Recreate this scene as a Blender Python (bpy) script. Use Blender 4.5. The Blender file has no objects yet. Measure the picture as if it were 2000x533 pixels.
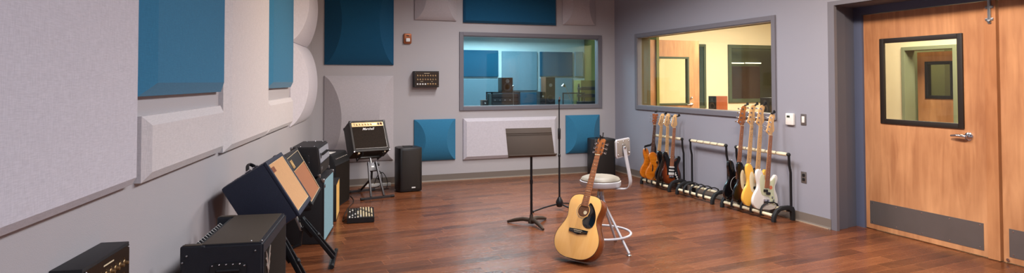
import bpy, bmesh, math, random
from mathutils import Vector, Matrix
random.seed(7)
scene = bpy.context.scene
COL = scene.collection
R = math.radians
PI = math.pi

# ---------------------------------------------------------------- camera
F_PX, YAW, PITCH, ROLL, CX, CY, EYE = 1189.13, 0.349956, 0.0242579, -0.00183904, 997.52, 130.09, 1.463
cam_data = bpy.data.cameras.new('camera')
cam = bpy.data.objects.new('camera', cam_data)
COL.objects.link(cam)
cam_data.sensor_fit = 'HORIZONTAL'
cam_data.sensor_width = 36
cam_data.lens = F_PX / 2000 * 36
cam_data.shift_x = (1000 - CX) / 2000
cam_data.shift_y = -(266.5 - CY) / 2000
cam_data.clip_start = 0.05
_f = Vector((math.sin(YAW)*math.cos(PITCH), math.cos(YAW)*math.cos(PITCH), math.sin(PITCH)))
_r = Vector((math.cos(YAW), -math.sin(YAW), 0))
_u = _r.cross(_f)
_r2 = _r*math.cos(ROLL) + _u*math.sin(ROLL)
_u2 = -_r*math.sin(ROLL) + _u*math.cos(ROLL)
cam.matrix_world = Matrix(((_r2.x, _u2.x, -_f.x, 0), (_r2.y, _u2.y, -_f.y, 0), (_r2.z, _u2.z, -_f.z, EYE), (0, 0, 0, 1)))
scene.camera = cam

# ---------------------------------------------------------------- view
scene.view_settings.view_transform = 'Standard'
scene.view_settings.look = 'None'
scene.view_settings.gamma = 1
scene.view_settings.use_curve_mapping = False
scene.view_settings.exposure = 0.17

# ---------------------------------------------------------------- world and lamps
w = bpy.data.worlds.new('world'); scene.world = w; w.use_nodes = True
w.node_tree.nodes['Background'].inputs[0].default_value = (0.5, 0.55, 0.7, 1)
w.node_tree.nodes['Background'].inputs[1].default_value = 0.15

def area(name, loc, size, power, color, target=None, size_y=None, spread=None):
    d = bpy.data.lights.new(name, 'AREA'); d.energy = power; d.color = color
    d.shape = 'RECTANGLE'; d.size = size; d.size_y = size_y or size
    if spread: d.spread = spread
    o = bpy.data.objects.new(name, d); COL.objects.link(o); o.location = loc
    t = Vector(target) if target else Vector((loc[0], loc[1], 0))
    o.rotation_euler = (t - Vector(loc)).to_track_quat('-Z', 'Y').to_euler()
    return o

WARM = (1.0, 0.78, 0.56)
NEUT = (1.0, 0.975, 0.985)
COOL = (0.66, 0.80, 1.0)
# an added cool fill, then ceiling lamps of the studio (z just under the ceiling)
area('ceiling_lamp_or_fill', (1.7, -0.4, 3.25), 0.9, 66, COOL)  # fill added behind the camera to cool the left panels
area('ceiling_lamp_or_fill', (2.5, 1.8, 3.25), 0.9, 78, NEUT, spread=R(165))
area('ceiling_lamp_or_fill', (2.6, 4.0, 3.25), 0.9, 80, NEUT, spread=R(165))
area('ceiling_lamp_or_fill', (3.0, 5.9, 3.25), 0.8, 62, NEUT, spread=R(150))
area('ceiling_lamp_or_fill', (2.7, 7.2, 3.25), 0.5, 34, NEUT, spread=R(150))
area('track_lamp', (2.6, 4.6, 3.2), 0.2, 12, WARM, (0.0, 6.6, 1.7), spread=R(80))
area('track_lamp', (2.6, 2.2, 3.2), 0.25, 30, WARM, (5.4, 3.9, 1.6), spread=R(90))
area('control_room_lamp', (3.6, 10.4, 2.85), 1.4, 105, (0.74, 0.95, 1.0))
area('booth_lamp', (7.8, 7.6, 2.9), 1.6, 215, (1.0, 0.95, 0.88))
area('dark_room_fill', (9.2, 10.9, 2.9), 0.6, 10, (1.0, 0.85, 0.6))  # added fill, brightens the dark space behind the booth's inner window
area('corridor_lamp', (6.3, 4.3, 2.95), 0.9, 110, (1.0, 0.93, 0.78))
area('vestibule_fill', (7.85, 4.95, 2.9), 0.5, 22, (1.0, 0.85, 0.6))  # fill added to lift the darkness around the corridor door

# ---------------------------------------------------------------- helpers: materials
def lin(c):
    c = c / 255.0
    return c / 12.92 if c <= 0.04045 else ((c + 0.055) / 1.055) ** 2.4
def rgb(r, g, b):
    return (lin(r), lin(g), lin(b), 1.0)

def new_mat(name):
    m = bpy.data.materials.new(name); m.use_nodes = True
    nt = m.node_tree
    return m, nt, nt.nodes['Principled BSDF']

def mat(name, color, rough=0.5, metal=0.0, var=0.06, scale=20, bump=0.0, bscale=200, coat=0.0, stretch=None, spec=0.5):
    """plain procedural material: base colour with a little noise variation and optional grain bump"""
    m, nt, b = new_mat(name)
    N, Lk = nt.nodes, nt.links
    tc = N.new('ShaderNodeTexCoord')
    mp = N.new('ShaderNodeMapping'); Lk.new(tc.outputs['Object'], mp.inputs['Vector'])
    if stretch: mp.inputs['Scale'].default_value = stretch
    no = N.new('ShaderNodeTexNoise'); no.inputs['Scale'].default_value = scale; no.inputs['Detail'].default_value = 3
    Lk.new(mp.outputs[0], no.inputs['Vector'])
    mx = N.new('ShaderNodeMix'); mx.data_type = 'RGBA'
    mx.inputs[6].default_value = tuple(max(0, c*(1-var)) for c in color[:3]) + (1,)
    mx.inputs[7].default_value = tuple(min(1, c*(1+var)) for c in color[:3]) + (1,)
    Lk.new(no.outputs['Fac'], mx.inputs[0]); Lk.new(mx.outputs[2], b.inputs['Base Color'])
    b.inputs['Roughness'].default_value = rough
    b.inputs['Metallic'].default_value = metal
    b.inputs['Coat Weight'].default_value = coat
    b.inputs['Specular IOR Level'].default_value = spec
    if bump:
        n2 = N.new('ShaderNodeTexNoise'); n2.inputs['Scale'].default_value = bscale; n2.inputs['Detail'].default_value = 2
        Lk.new(tc.outputs['Object'], n2.inputs['Vector'])
        bp = N.new('ShaderNodeBump'); bp.inputs['Strength'].default_value = bump; bp.inputs['Distance'].default_value = 0.002
        Lk.new(n2.outputs['Fac'], bp.inputs['Height']); Lk.new(bp.outputs[0], b.inputs['Normal'])
    return m

def fabric(name, color, var=0.09, scale=250):
    """woven cloth: crossed fine stretched noises"""
    m, nt, b = new_mat(name)
    N, Lk = nt.nodes, nt.links
    tc = N.new('ShaderNodeTexCoord')
    outs = []
    for sc in ((1, 1, 0.12), (0.12, 0.12, 1.2)):
        mp = N.new('ShaderNodeMapping'); mp.inputs['Scale'].default_value = sc
        Lk.new(tc.outputs['Object'], mp.inputs['Vector'])
        no = N.new('ShaderNodeTexNoise'); no.inputs['Scale'].default_value = scale; no.inputs['Detail'].default_value = 2
        Lk.new(mp.outputs[0], no.inputs['Vector']); outs.append(no)
    ad = N.new('ShaderNodeMath'); ad.operation = 'ADD'
    Lk.new(outs[0].outputs['Fac'], ad.inputs[0]); Lk.new(outs[1].outputs['Fac'], ad.inputs[1])
    mr = N.new('ShaderNodeMapRange'); mr.inputs[1].default_value = 0.7; mr.inputs[2].default_value = 1.3
    Lk.new(ad.outputs[0], mr.inputs[0])
    mx = N.new('ShaderNodeMix'); mx.data_type = 'RGBA'
    mx.inputs[6].default_value = tuple(c*(1-var) for c in color[:3]) + (1,)
    mx.inputs[7].default_value = tuple(min(1, c*(1+var)) for c in color[:3]) + (1,)
    Lk.new(mr.outputs[0], mx.inputs[0]); Lk.new(mx.outputs[2], b.inputs['Base Color'])
    b.inputs['Roughness'].default_value = 0.9
    b.inputs['Specular IOR Level'].default_value = 0.15
    b.inputs['Sheen Weight'].default_value = 0.15
    bp = N.new('ShaderNodeBump'); bp.inputs['Strength'].default_value = 0.35; bp.inputs['Distance'].default_value = 0.0015
    Lk.new(ad.outputs[0], bp.inputs['Height']); Lk.new(bp.outputs[0], b.inputs['Normal'])
    return m

def wood(name, c1, c2, axis='Z', scale=3.0, rough=0.35, coat=0.2, ring=0.0, grain=22):
    """grain running along one object axis"""
    m, nt, b = new_mat(name)
    N, Lk = nt.nodes, nt.links
    tc = N.new('ShaderNodeTexCoord'); mp = N.new('ShaderNodeMapping')
    s = [grain, grain, grain]; s['XYZ'.index(axis)] = 1.0
    mp.inputs['Scale'].default_value = s
    Lk.new(tc.outputs['Object'], mp.inputs['Vector'])
    n1 = N.new('ShaderNodeTexNoise'); n1.inputs['Scale'].default_value = scale; n1.inputs['Detail'].default_value = 5; n1.inputs['Distortion'].default_value = 0.8
    Lk.new(mp.outputs[0], n1.inputs['Vector'])
    n2 = N.new('ShaderNodeTexNoise'); n2.inputs['Scale'].default_value = 1.6; n2.inputs['Detail'].default_value = 4
    mp2 = N.new('ShaderNodeMapping'); s2 = [1.8, 1.8, 1.8]; s2['XYZ'.index(axis)] = 0.9; mp2.inputs['Scale'].default_value = s2
    Lk.new(tc.outputs['Object'], mp2.inputs['Vector']); Lk.new(mp2.outputs[0], n2.inputs['Vector'])
    ad = N.new('ShaderNodeMath'); ad.operation = 'ADD'
    ml = N.new('ShaderNodeMath'); ml.operation = 'MULTIPLY'; ml.inputs[1].default_value = 0.5
    Lk.new(n1.outputs['Fac'], ml.inputs[0]); 
    ml2 = N.new('ShaderNodeMath'); ml2.operation = 'MULTIPLY'; ml2.inputs[1].default_value = 0.8
    Lk.new(n2.outputs['Fac'], ml2.inputs[0])
    Lk.new(ml.outputs[0], ad.inputs[0]); Lk.new(ml2.outputs[0], ad.inputs[1])
    mr = N.new('ShaderNodeMapRange'); mr.inputs[1].default_value = 0.42; mr.inputs[2].default_value = 0.88
    Lk.new(ad.outputs[0], mr.inputs[0])
    mx = N.new('ShaderNodeMix'); mx.data_type = 'RGBA'
    mx.inputs[6].default_value = c1; mx.inputs[7].default_value = c2
    Lk.new(mr.outputs[0], mx.inputs[0]); Lk.new(mx.outputs[2], b.inputs['Base Color'])
    b.inputs['Roughness'].default_value = rough; b.inputs['Coat Weight'].default_value = coat
    return m

def emit(name, color, strength):
    m, nt, b = new_mat(name)
    b.inputs['Base Color'].default_value = color
    b.inputs['Emission Color'].default_value = color
    b.inputs['Emission Strength'].default_value = strength
    return m

def glass(name, tint, mirror=0.10):
    """thin pane: mostly clear tinted transmission with a fresnel-like reflection"""
    m, nt, b = new_mat(name)
    N, Lk = nt.nodes, nt.links
    N.remove(b)
    tr = N.new('ShaderNodeBsdfTransparent'); tr.inputs[0].default_value = tint
    gl = N.new('ShaderNodeBsdfGlossy'); gl.inputs['Roughness'].default_value = 0.01
    ge = N.new('ShaderNodeNewGeometry')
    dt = N.new('ShaderNodeVectorMath'); dt.operation = 'DOT_PRODUCT'
    Lk.new(ge.outputs['Normal'], dt.inputs[0]); Lk.new(ge.outputs['Incoming'], dt.inputs[1])
    def mth(op, x, y):
        n = N.new('ShaderNodeMath'); n.operation = op
        for i, v in enumerate((x, y)):
            if v is None: continue
            if isinstance(v, (int, float)): n.inputs[i].default_value = v
            else: Lk.new(v, n.inputs[i])
        return n.outputs[0]
    c_ = mth('ABSOLUTE', dt.outputs['Value'], None)
    fz = mth('ADD', mth('MULTIPLY', mth('POWER', mth('SUBTRACT', 1.0, c_), 5.0), 0.96), 0.03)
    ms = N.new('ShaderNodeMixShader')
    Lk.new(fz, ms.inputs[0]); Lk.new(tr.outputs[0], ms.inputs[1]); Lk.new(gl.outputs[0], ms.inputs[2])
    Lk.new(ms.outputs[0], N['Material Output'].inputs['Surface'])
    return m

def floor_mat():
    m, nt, b = new_mat('floor_planks')
    N, Lk = nt.nodes, nt.links
    def math_(op, a, bb=None):
        n = N.new('ShaderNodeMath'); n.operation = op
        for i, v in enumerate((a, bb)):
            if v is None: continue
            if isinstance(v, (int, float)): n.inputs[i].default_value = v
            else: Lk.new(v, n.inputs[i])
        return n.outputs[0]
    tc = N.new('ShaderNodeTexCoord'); mp = N.new('ShaderNodeMapping')
    mp.inputs['Rotation'].default_value = (0, 0, R(-5.0))
    Lk.new(tc.outputs['Object'], mp.inputs['Vector'])
    sp = N.new('ShaderNodeSeparateXYZ'); Lk.new(mp.outputs[0], sp.inputs[0])
    W_, L_ = 0.128, 0.95
    v = math_('DIVIDE', sp.outputs['Y'], W_)
    row = math_('FLOOR', v)
    wn = N.new('ShaderNodeTexWhiteNoise'); wn.noise_dimensions = '1D'; Lk.new(row, wn.inputs['W'])
    u = math_('ADD', math_('DIVIDE', sp.outputs['X'], L_), math_('MULTIPLY', wn.outputs['Value'], 7.3))
    pid = math_('FLOOR', u)
    cmb = N.new('ShaderNodeCombineXYZ'); Lk.new(row, cmb.inputs[0]); Lk.new(pid, cmb.inputs[1])
    w2 = N.new('ShaderNodeTexWhiteNoise'); w2.noise_dimensions = '2D'; Lk.new(cmb.outputs[0], w2.inputs['Vector'])
    # grain
    add = N.new('ShaderNodeVectorMath'); add.operation = 'ADD'
    Lk.new(mp.outputs[0], add.inputs[0]); Lk.new(w2.outputs['Color'], add.inputs[1])
    ms = N.new('ShaderNodeMapping'); ms.inputs['Scale'].default_value = (1.6, 16, 1); Lk.new(add.outputs[0], ms.inputs['Vector'])
    gn = N.new('ShaderNodeTexNoise'); gn.inputs['Scale'].default_value = 2.6; gn.inputs['Detail'].default_value = 6; gn.inputs['Distortion'].default_value = 1.2
    Lk.new(ms.outputs[0], gn.inputs['Vector'])
    kn = N.new('ShaderNodeTexNoise'); kn.inputs['Scale'].default_value = 3.2; kn.inputs['Detail'].default_value = 3
    ks = N.new('ShaderNodeMapping'); ks.inputs['Scale'].default_value = (0.8, 2.6, 1); Lk.new(add.outputs[0], ks.inputs['Vector']); Lk.new(ks.outputs[0], kn.inputs['Vector'])
    cr = N.new('ShaderNodeValToRGB')
    cr.color_ramp.elements[0].position = 0.0; cr.color_ramp.elements[0].color = rgb(68, 37, 21)
    cr.color_ramp.elements[1].position = 1.0; cr.color_ramp.elements[1].color = rgb(146, 91, 57)
    e = cr.color_ramp.elements.new(0.45); e.color = rgb(114, 65, 39)
    t = math_('ADD', math_('MULTIPLY', w2.outputs['Value'], 0.40), math_('MULTIPLY', gn.outputs['Fac'], 0.34))
    t = math_('ADD', t, math_('MULTIPLY', math_('SUBTRACT', kn.outputs['Fac'], 0.5), 0.7))
    t = math_('ADD', t, 0.03)
    Lk.new(t, cr.inputs['Fac'])
    # joints
    fv = math_('FRACT', v); fu = math_('FRACT', u)
    g1 = math_('LESS_THAN', fv, 0.022)
    g2 = math_('LESS_THAN', fu, 0.0035)
    g = math_('MAXIMUM', g1, g2)
    mx = N.new('ShaderNodeMix'); mx.data_type = 'RGBA'
    Lk.new(math_('MULTIPLY', g, 0.42), mx.inputs[0]); Lk.new(cr.outputs[0], mx.inputs[6]); mx.inputs[7].default_value = rgb(196, 126, 80)
    Lk.new(mx.outputs[2], b.inputs['Base Color'])
    rr = N.new('ShaderNodeMapRange'); rr.inputs[3].default_value = 0.20; rr.inputs[4].default_value = 0.32
    Lk.new(gn.outputs['Fac'], rr.inputs[0]); Lk.new(rr.outputs[0], b.inputs['Roughness'])
    bp = N.new('ShaderNodeBump'); bp.inputs['Strength'].default_value = 0.12; bp.inputs['Distance'].default_value = 0.001
    Lk.new(math_('ADD', gn.outputs['Fac'], g), bp.inputs['Height']); Lk.new(bp.outputs[0], b.inputs['Normal'])
    b.inputs['Specular IOR Level'].default_value = 0.36
    return m

def vox_cloth():
    """brown grille cloth with fine woven ribs"""
    m, nt, b = new_mat('ribbed_grille_cloth')
    N, Lk = nt.nodes, nt.links
    tc = N.new('ShaderNodeTexCoord')
    wv = N.new('ShaderNodeTexWave'); wv.bands_direction = 'Y'; wv.inputs['Scale'].default_value = 26; wv.inputs['Distortion'].default_value = 0.0
    Lk.new(tc.outputs['Object'], wv.inputs['Vector'])
    ck = N.new('ShaderNodeTexNoise'); ck.inputs['Scale'].default_value = 160; Lk.new(tc.outputs['Object'], ck.inputs['Vector'])
    ad = N.new('ShaderNodeMath'); ad.operation = 'MULTIPLY_ADD'; ad.inputs[1].default_value = 0.5; Lk.new(ck.outputs['Fac'], ad.inputs[0]); Lk.new(wv.outputs['Fac'], ad.inputs[2])
    cr = N.new('ShaderNodeValToRGB'); Lk.new(ad.outputs[0], cr.inputs[0])
    cr.color_ramp.elements[0].position = 0.25; cr.color_ramp.elements[0].color = rgb(92, 48, 32)
    cr.color_ramp.elements[1].position = 0.95; cr.color_ramp.elements[1].color = rgb(182, 122, 84)
    Lk.new(cr.outputs[0], b.inputs['Base Color'])
    b.inputs['Roughness'].default_value = 0.8
    return m

def burst(name, inner, mid, outer, rx, ry, cy):
    """sunburst finish of a guitar body: amber middle darkening to the rim"""
    m, nt, b = new_mat(name)
    N, Lk = nt.nodes, nt.links
    tc = N.new('ShaderNodeTexCoord'); mp = N.new('ShaderNodeMapping')
    mp.inputs['Location'].default_value = (0, -cy/ry, 0); mp.inputs['Scale'].default_value = (1/rx, 1/ry, 0)
    Lk.new(tc.outputs['Object'], mp.inputs['Vector'])
    gr = N.new('ShaderNodeTexGradient'); gr.gradient_type = 'SPHERICAL'; Lk.new(mp.outputs[0], gr.inputs[0])
    cr = N.new('ShaderNodeValToRGB'); Lk.new(gr.outputs['Fac'], cr.inputs[0])
    cr.color_ramp.elements[0].position = 0.16; cr.color_ramp.elements[0].color = outer
    cr.color_ramp.elements[1].position = 0.72; cr.color_ramp.elements[1].color = inner
    e = cr.color_ramp.elements.new(0.40); e.color = mid
    Lk.new(cr.outputs[0], b.inputs['Base Color'])
    b.inputs['Roughness'].default_value = 0.2; b.inputs['Coat Weight'].default_value = 0.6; b.inputs['Coat Roughness'].default_value = 0.05
    return m

M = {}
M['wall'] = mat('wall_paint', rgb(178, 174, 177), 0.75, var=0.02, scale=2, bump=0.25, bscale=220, spec=0.3)
M['wall_accent'] = mat('wall_paint_blue_grey', rgb(147, 147, 158), 0.7, var=0.02, scale=2, bump=0.25, bscale=220, spec=0.3)
M['trim'] = mat('trim_paint', rgb(88, 96, 122), 0.45, var=0.04, scale=6)
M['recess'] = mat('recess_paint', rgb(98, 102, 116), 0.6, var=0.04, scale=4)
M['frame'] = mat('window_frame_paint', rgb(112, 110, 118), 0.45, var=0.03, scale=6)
M['base'] = mat('baseboard_vinyl', rgb(118, 108, 100), 0.5, var=0.03, scale=6)
M['base_foot'] = mat('baseboard_caulk', rgb(170, 150, 130), 0.6)
M['ceiling'] = mat('ceiling_paint', rgb(170, 168, 170), 0.9)
M['floor'] = floor_mat()
M['cream'] = fabric('cream_fabric', rgb(202, 198, 206))
M['cream_warm'] = fabric('cream_fabric_warm', rgb(208, 202, 203))
M['grey_fab'] = fabric('grey_fabric', rgb(182, 176, 180))
M['blue_fab'] = fabric('blue_fabric', rgb(50, 116, 152))
M['pale_blue'] = fabric('pale_blue_fabric', rgb(112, 142, 158))
M['ctrl_blue'] = fabric('control_room_blue_fabric', rgb(26, 84, 112))
M['blue_dark'] = fabric('deep_blue_fabric', rgb(22, 78, 112))
M['black'] = mat('black_vinyl', rgb(27, 27, 31), 0.55, var=0.15, scale=60, bump=0.5, bscale=500)
M['navy'] = mat('navy_vinyl', rgb(32, 38, 58), 0.6, var=0.15, scale=80, bump=0.6, bscale=500)
M['topbrown'] = mat('worn_brown_vinyl', rgb(66, 57, 47), 0.5, var=0.1, scale=60, bump=0.5, bscale=500)
M['brownblack'] = mat('brown_black_vinyl', rgb(44, 38, 34), 0.55, var=0.1, scale=60, bump=0.5, bscale=500)
M['plastic'] = mat('black_plastic', rgb(24, 24, 26), 0.4, var=0.05)
M['liteframe'] = mat('dark_brown_frame', rgb(34, 26, 22), 0.5, var=0.05)
M['ampblue'] = mat('blue_black_vinyl', rgb(27, 29, 38), 0.6, var=0.15, scale=60, bump=0.5, bscale=500)
M['ampgrille'] = mat('dark_brown_grille', rgb(26, 18, 12), 0.9, var=0.3, scale=300, spec=0.2)
M['rubber'] = mat('black_rubber', rgb(20, 20, 22), 0.7, var=0.05)
M['blackmetal'] = mat('black_powder_coat', rgb(30, 30, 33), 0.35, metal=0.3, var=0.05)
M['standmetal'] = mat('grey_black_metal', rgb(66, 64, 66), 0.35, metal=0.5, var=0.05)
M['desk'] = mat('music_desk_paint', rgb(68, 56, 47), 0.6, metal=0.0, spec=0.2, var=0.04)
M['chrome'] = mat('chrome', rgb(220, 220, 225), 0.12, metal=1.0, var=0.02)
M['emblem'] = mat('silver_emblem', rgb(176, 164, 154), 0.3, metal=0.3, var=0.05)
M['steel'] = mat('brushed_steel', rgb(170, 170, 172), 0.32, metal=1.0, var=0.05, stretch=(1, 1, 14))
M['kick'] = mat('kick_plate_steel', rgb(132, 126, 124), 0.42, metal=0.7, var=0.08, scale=9)
M['stool_metal'] = mat('silver_painted_steel', rgb(196, 194, 197), 0.38, metal=0.1, var=0.03)
M['back_plate'] = mat('beige_steel_plate', rgb(150, 140, 130), 0.45, metal=0.2, var=0.04)
M['stool_pad'] = mat('grey_vinyl_pad', rgb(146, 137, 122), 0.5, var=0.05, bump=0.2)
M['white'] = mat('white_plastic', rgb(228, 226, 222), 0.4, var=0.02)
M['ivory'] = mat('ivory_plastic', rgb(228, 212, 176), 0.45, var=0.03)
M['padcream'] = mat('cream_foam_pad', rgb(222, 210, 178), 0.7, var=0.05)
M['doorwood'] = wood('maple_door_veneer', rgb(160, 106, 70), rgb(214, 158, 112), 'Z', 2.0, 0.38, 0.15, grain=9)
M['dooredge'] = wood('maple_door_stile', rgb(160, 104, 66), rgb(204, 146, 100), 'Z', 2.0, 0.38, 0.15, grain=9)
M['spruce'] = wood('spruce_top', rgb(240, 178, 98), rgb(248, 196, 122), 'Y', 2.0, 0.22, 0.5, grain=40)
M['mahog'] = wood('mahogany_side', rgb(92, 42, 12), rgb(170, 88, 30), 'Y', 2.0, 0.2, 0.6, grain=14)
M['rosewood'] = wood('rosewood', rgb(70, 42, 28), rgb(104, 64, 42), 'Y', 3.0, 0.45, 0.0, grain=30)
M['rosebrown'] = wood('brown_fingerboard', rgb(144, 88, 58), rgb(180, 118, 82), 'Y', 3.0, 0.4, 0.0, grain=30)
M['maple'] = wood('maple_neck', rgb(206, 156, 98), rgb(228, 184, 128), 'Y', 2.0, 0.3, 0.3, grain=20)
M['roast'] = wood('roasted_neck', rgb(134, 76, 38), rgb(168, 102, 54), 'Y', 2.0, 0.3, 0.3, grain=20)
M['headred'] = wood('red_brown_headstock', rgb(128, 66, 34), rgb(160, 90, 48), 'Y', 2.0, 0.3, 0.3, grain=20)
M['flame'] = wood('flamed_amber', rgb(166, 76, 12), rgb(230, 142, 36), 'X', 4.0, 0.15, 0.7, grain=9)
M['gblack'] = mat('gloss_black', rgb(14, 14, 16), 0.1, var=0.02, coat=0.8)
M['gyellow'] = mat('gloss_butter_yellow', rgb(244, 188, 78), 0.15, var=0.02, coat=0.6)
M['gwhite'] = mat('gloss_olympic_white', rgb(232, 228, 222), 0.15, var=0.02, coat=0.6)
M['mint'] = mat('mint_pickguard', rgb(206, 210, 176), 0.35, var=0.03)
M['pgwhite'] = mat('parchment_pickguard', rgb(226, 214, 182), 0.35, var=0.03)
M['tort'] = mat('dark_pickguard', rgb(18, 18, 20), 0.25, var=0.1)
M['orange_dot'] = mat('coral_sticker', rgb(214, 120, 84), 0.5)
M['burst'] = burst('sunburst_finish', rgb(158, 74, 26), rgb(96, 38, 16), rgb(14, 10, 9), 0.185, 0.27, 0.17)
M['burst_bass'] = burst('dark_sunburst_finish', rgb(134, 64, 26), rgb(66, 28, 14), rgb(10, 8, 8), 0.16, 0.24, 0.17)
M['tan_cloth'] = fabric('tan_grille_cloth', rgb(204, 158, 112), 0.14, 400)
M['teal_cloth'] = fabric('teal_grille_cloth', rgb(112, 152, 166), 0.16, 300)
M['gold_cloth'] = fabric('gold_grille_cloth', rgb(222, 172, 78), 0.12, 300)
M['black_cloth'] = fabric('black_grille_cloth', rgb(42, 34, 28), 0.3, 320)
M['speaker_grille'] = mat('speaker_grille', rgb(32, 26, 22), 0.6, var=0.2, scale=400)
M['vox'] = vox_cloth()
M['gold'] = mat('gold_panel', rgb(216, 178, 118), 0.4, metal=0.15, var=0.05)
M['brass'] = mat('aged_brass', rgb(186, 156, 116), 0.3, metal=0.9, var=0.05)
M['copper'] = mat('bronze_cover', rgb(150, 86, 52), 0.4, metal=0.5, var=0.08)
M['panel_silver'] = mat('silver_panel', rgb(150, 152, 162), 0.4, metal=0.15, var=0.05)
M['faceplate'] = mat('dark_faceplate', rgb(50, 36, 26), 0.4, metal=0.3, var=0.1)
M['dark_glass'] = mat('dark_display', rgb(50, 58, 50), 0.15, var=0.02)
M['strap'] = mat('brown_leather_strap', rgb(44, 32, 26), 0.6, var=0.1, bump=0.2)
M['cloudy'] = glass('pane_clear', (0.93, 0.96, 0.96, 1))
M['glass_blue'] = glass('pane_blue_tint', (0.86, 0.95, 0.98, 1))
M['glass_green'] = glass('pane_green_tint', (0.96, 0.96, 0.88, 1))
M['booth_wall'] = mat('booth_wall_paint', rgb(232, 216, 184), 0.8, var=0.02)
M['booth_green'] = mat('booth_dark_green', rgb(74, 78, 54), 0.8, var=0.05)
M['reveal'] = mat('dark_reveal_paint', rgb(92, 78, 48), 0.7, var=0.05)
M['corridor_green'] = mat('corridor_grey_green', rgb(132, 138, 112), 0.7, var=0.03)
M['ctrl_wall'] = mat('control_room_paint', rgb(206, 222, 226), 0.8, var=0.02)
M['olive'] = mat('olive_paint', rgb(112, 108, 50), 0.8, var=0.04)
M['brown_box'] = wood('walnut_cabinet', rgb(84, 52, 34), rgb(122, 78, 50), 'Z', 3.0, 0.5, 0.0)
M['red_box'] = wood('reddish_cabinet', rgb(120, 58, 32), rgb(150, 76, 42), 'Z', 3.0, 0.4, 0.1)
M['gray_metal'] = mat('rack_metal', rgb(74, 74, 78), 0.4, metal=0.5, var=0.05)
M['maroon'] = mat('maroon_cloth', rgb(84, 38, 30), 0.9, var=0.08)
M['tube'] = emit('tube_reflection', (1.0, 0.95, 0.85, 1), 4.0)  # glow imitates lamps mirrored in a pane

# ---------------------------------------------------------------- helpers: meshes
def basis(x, y, z, o=(0, 0, 0)):
    x, y, z, o = Vector(x), Vector(y), Vector(z), Vector(o)
    return Matrix(((x.x, y.x, z.x, o.x), (x.y, y.y, z.y, o.y), (x.z, y.z, z.z, o.z), (0, 0, 0, 1)))

def frame_along(d):
    d = Vector(d).normalized()
    a = Vector((0, 0, 1)) if abs(d.z) < 0.95 else Vector((1, 0, 0))
    x = a.cross(d).normalized(); y = d.cross(x)
    return x, y, d

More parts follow.
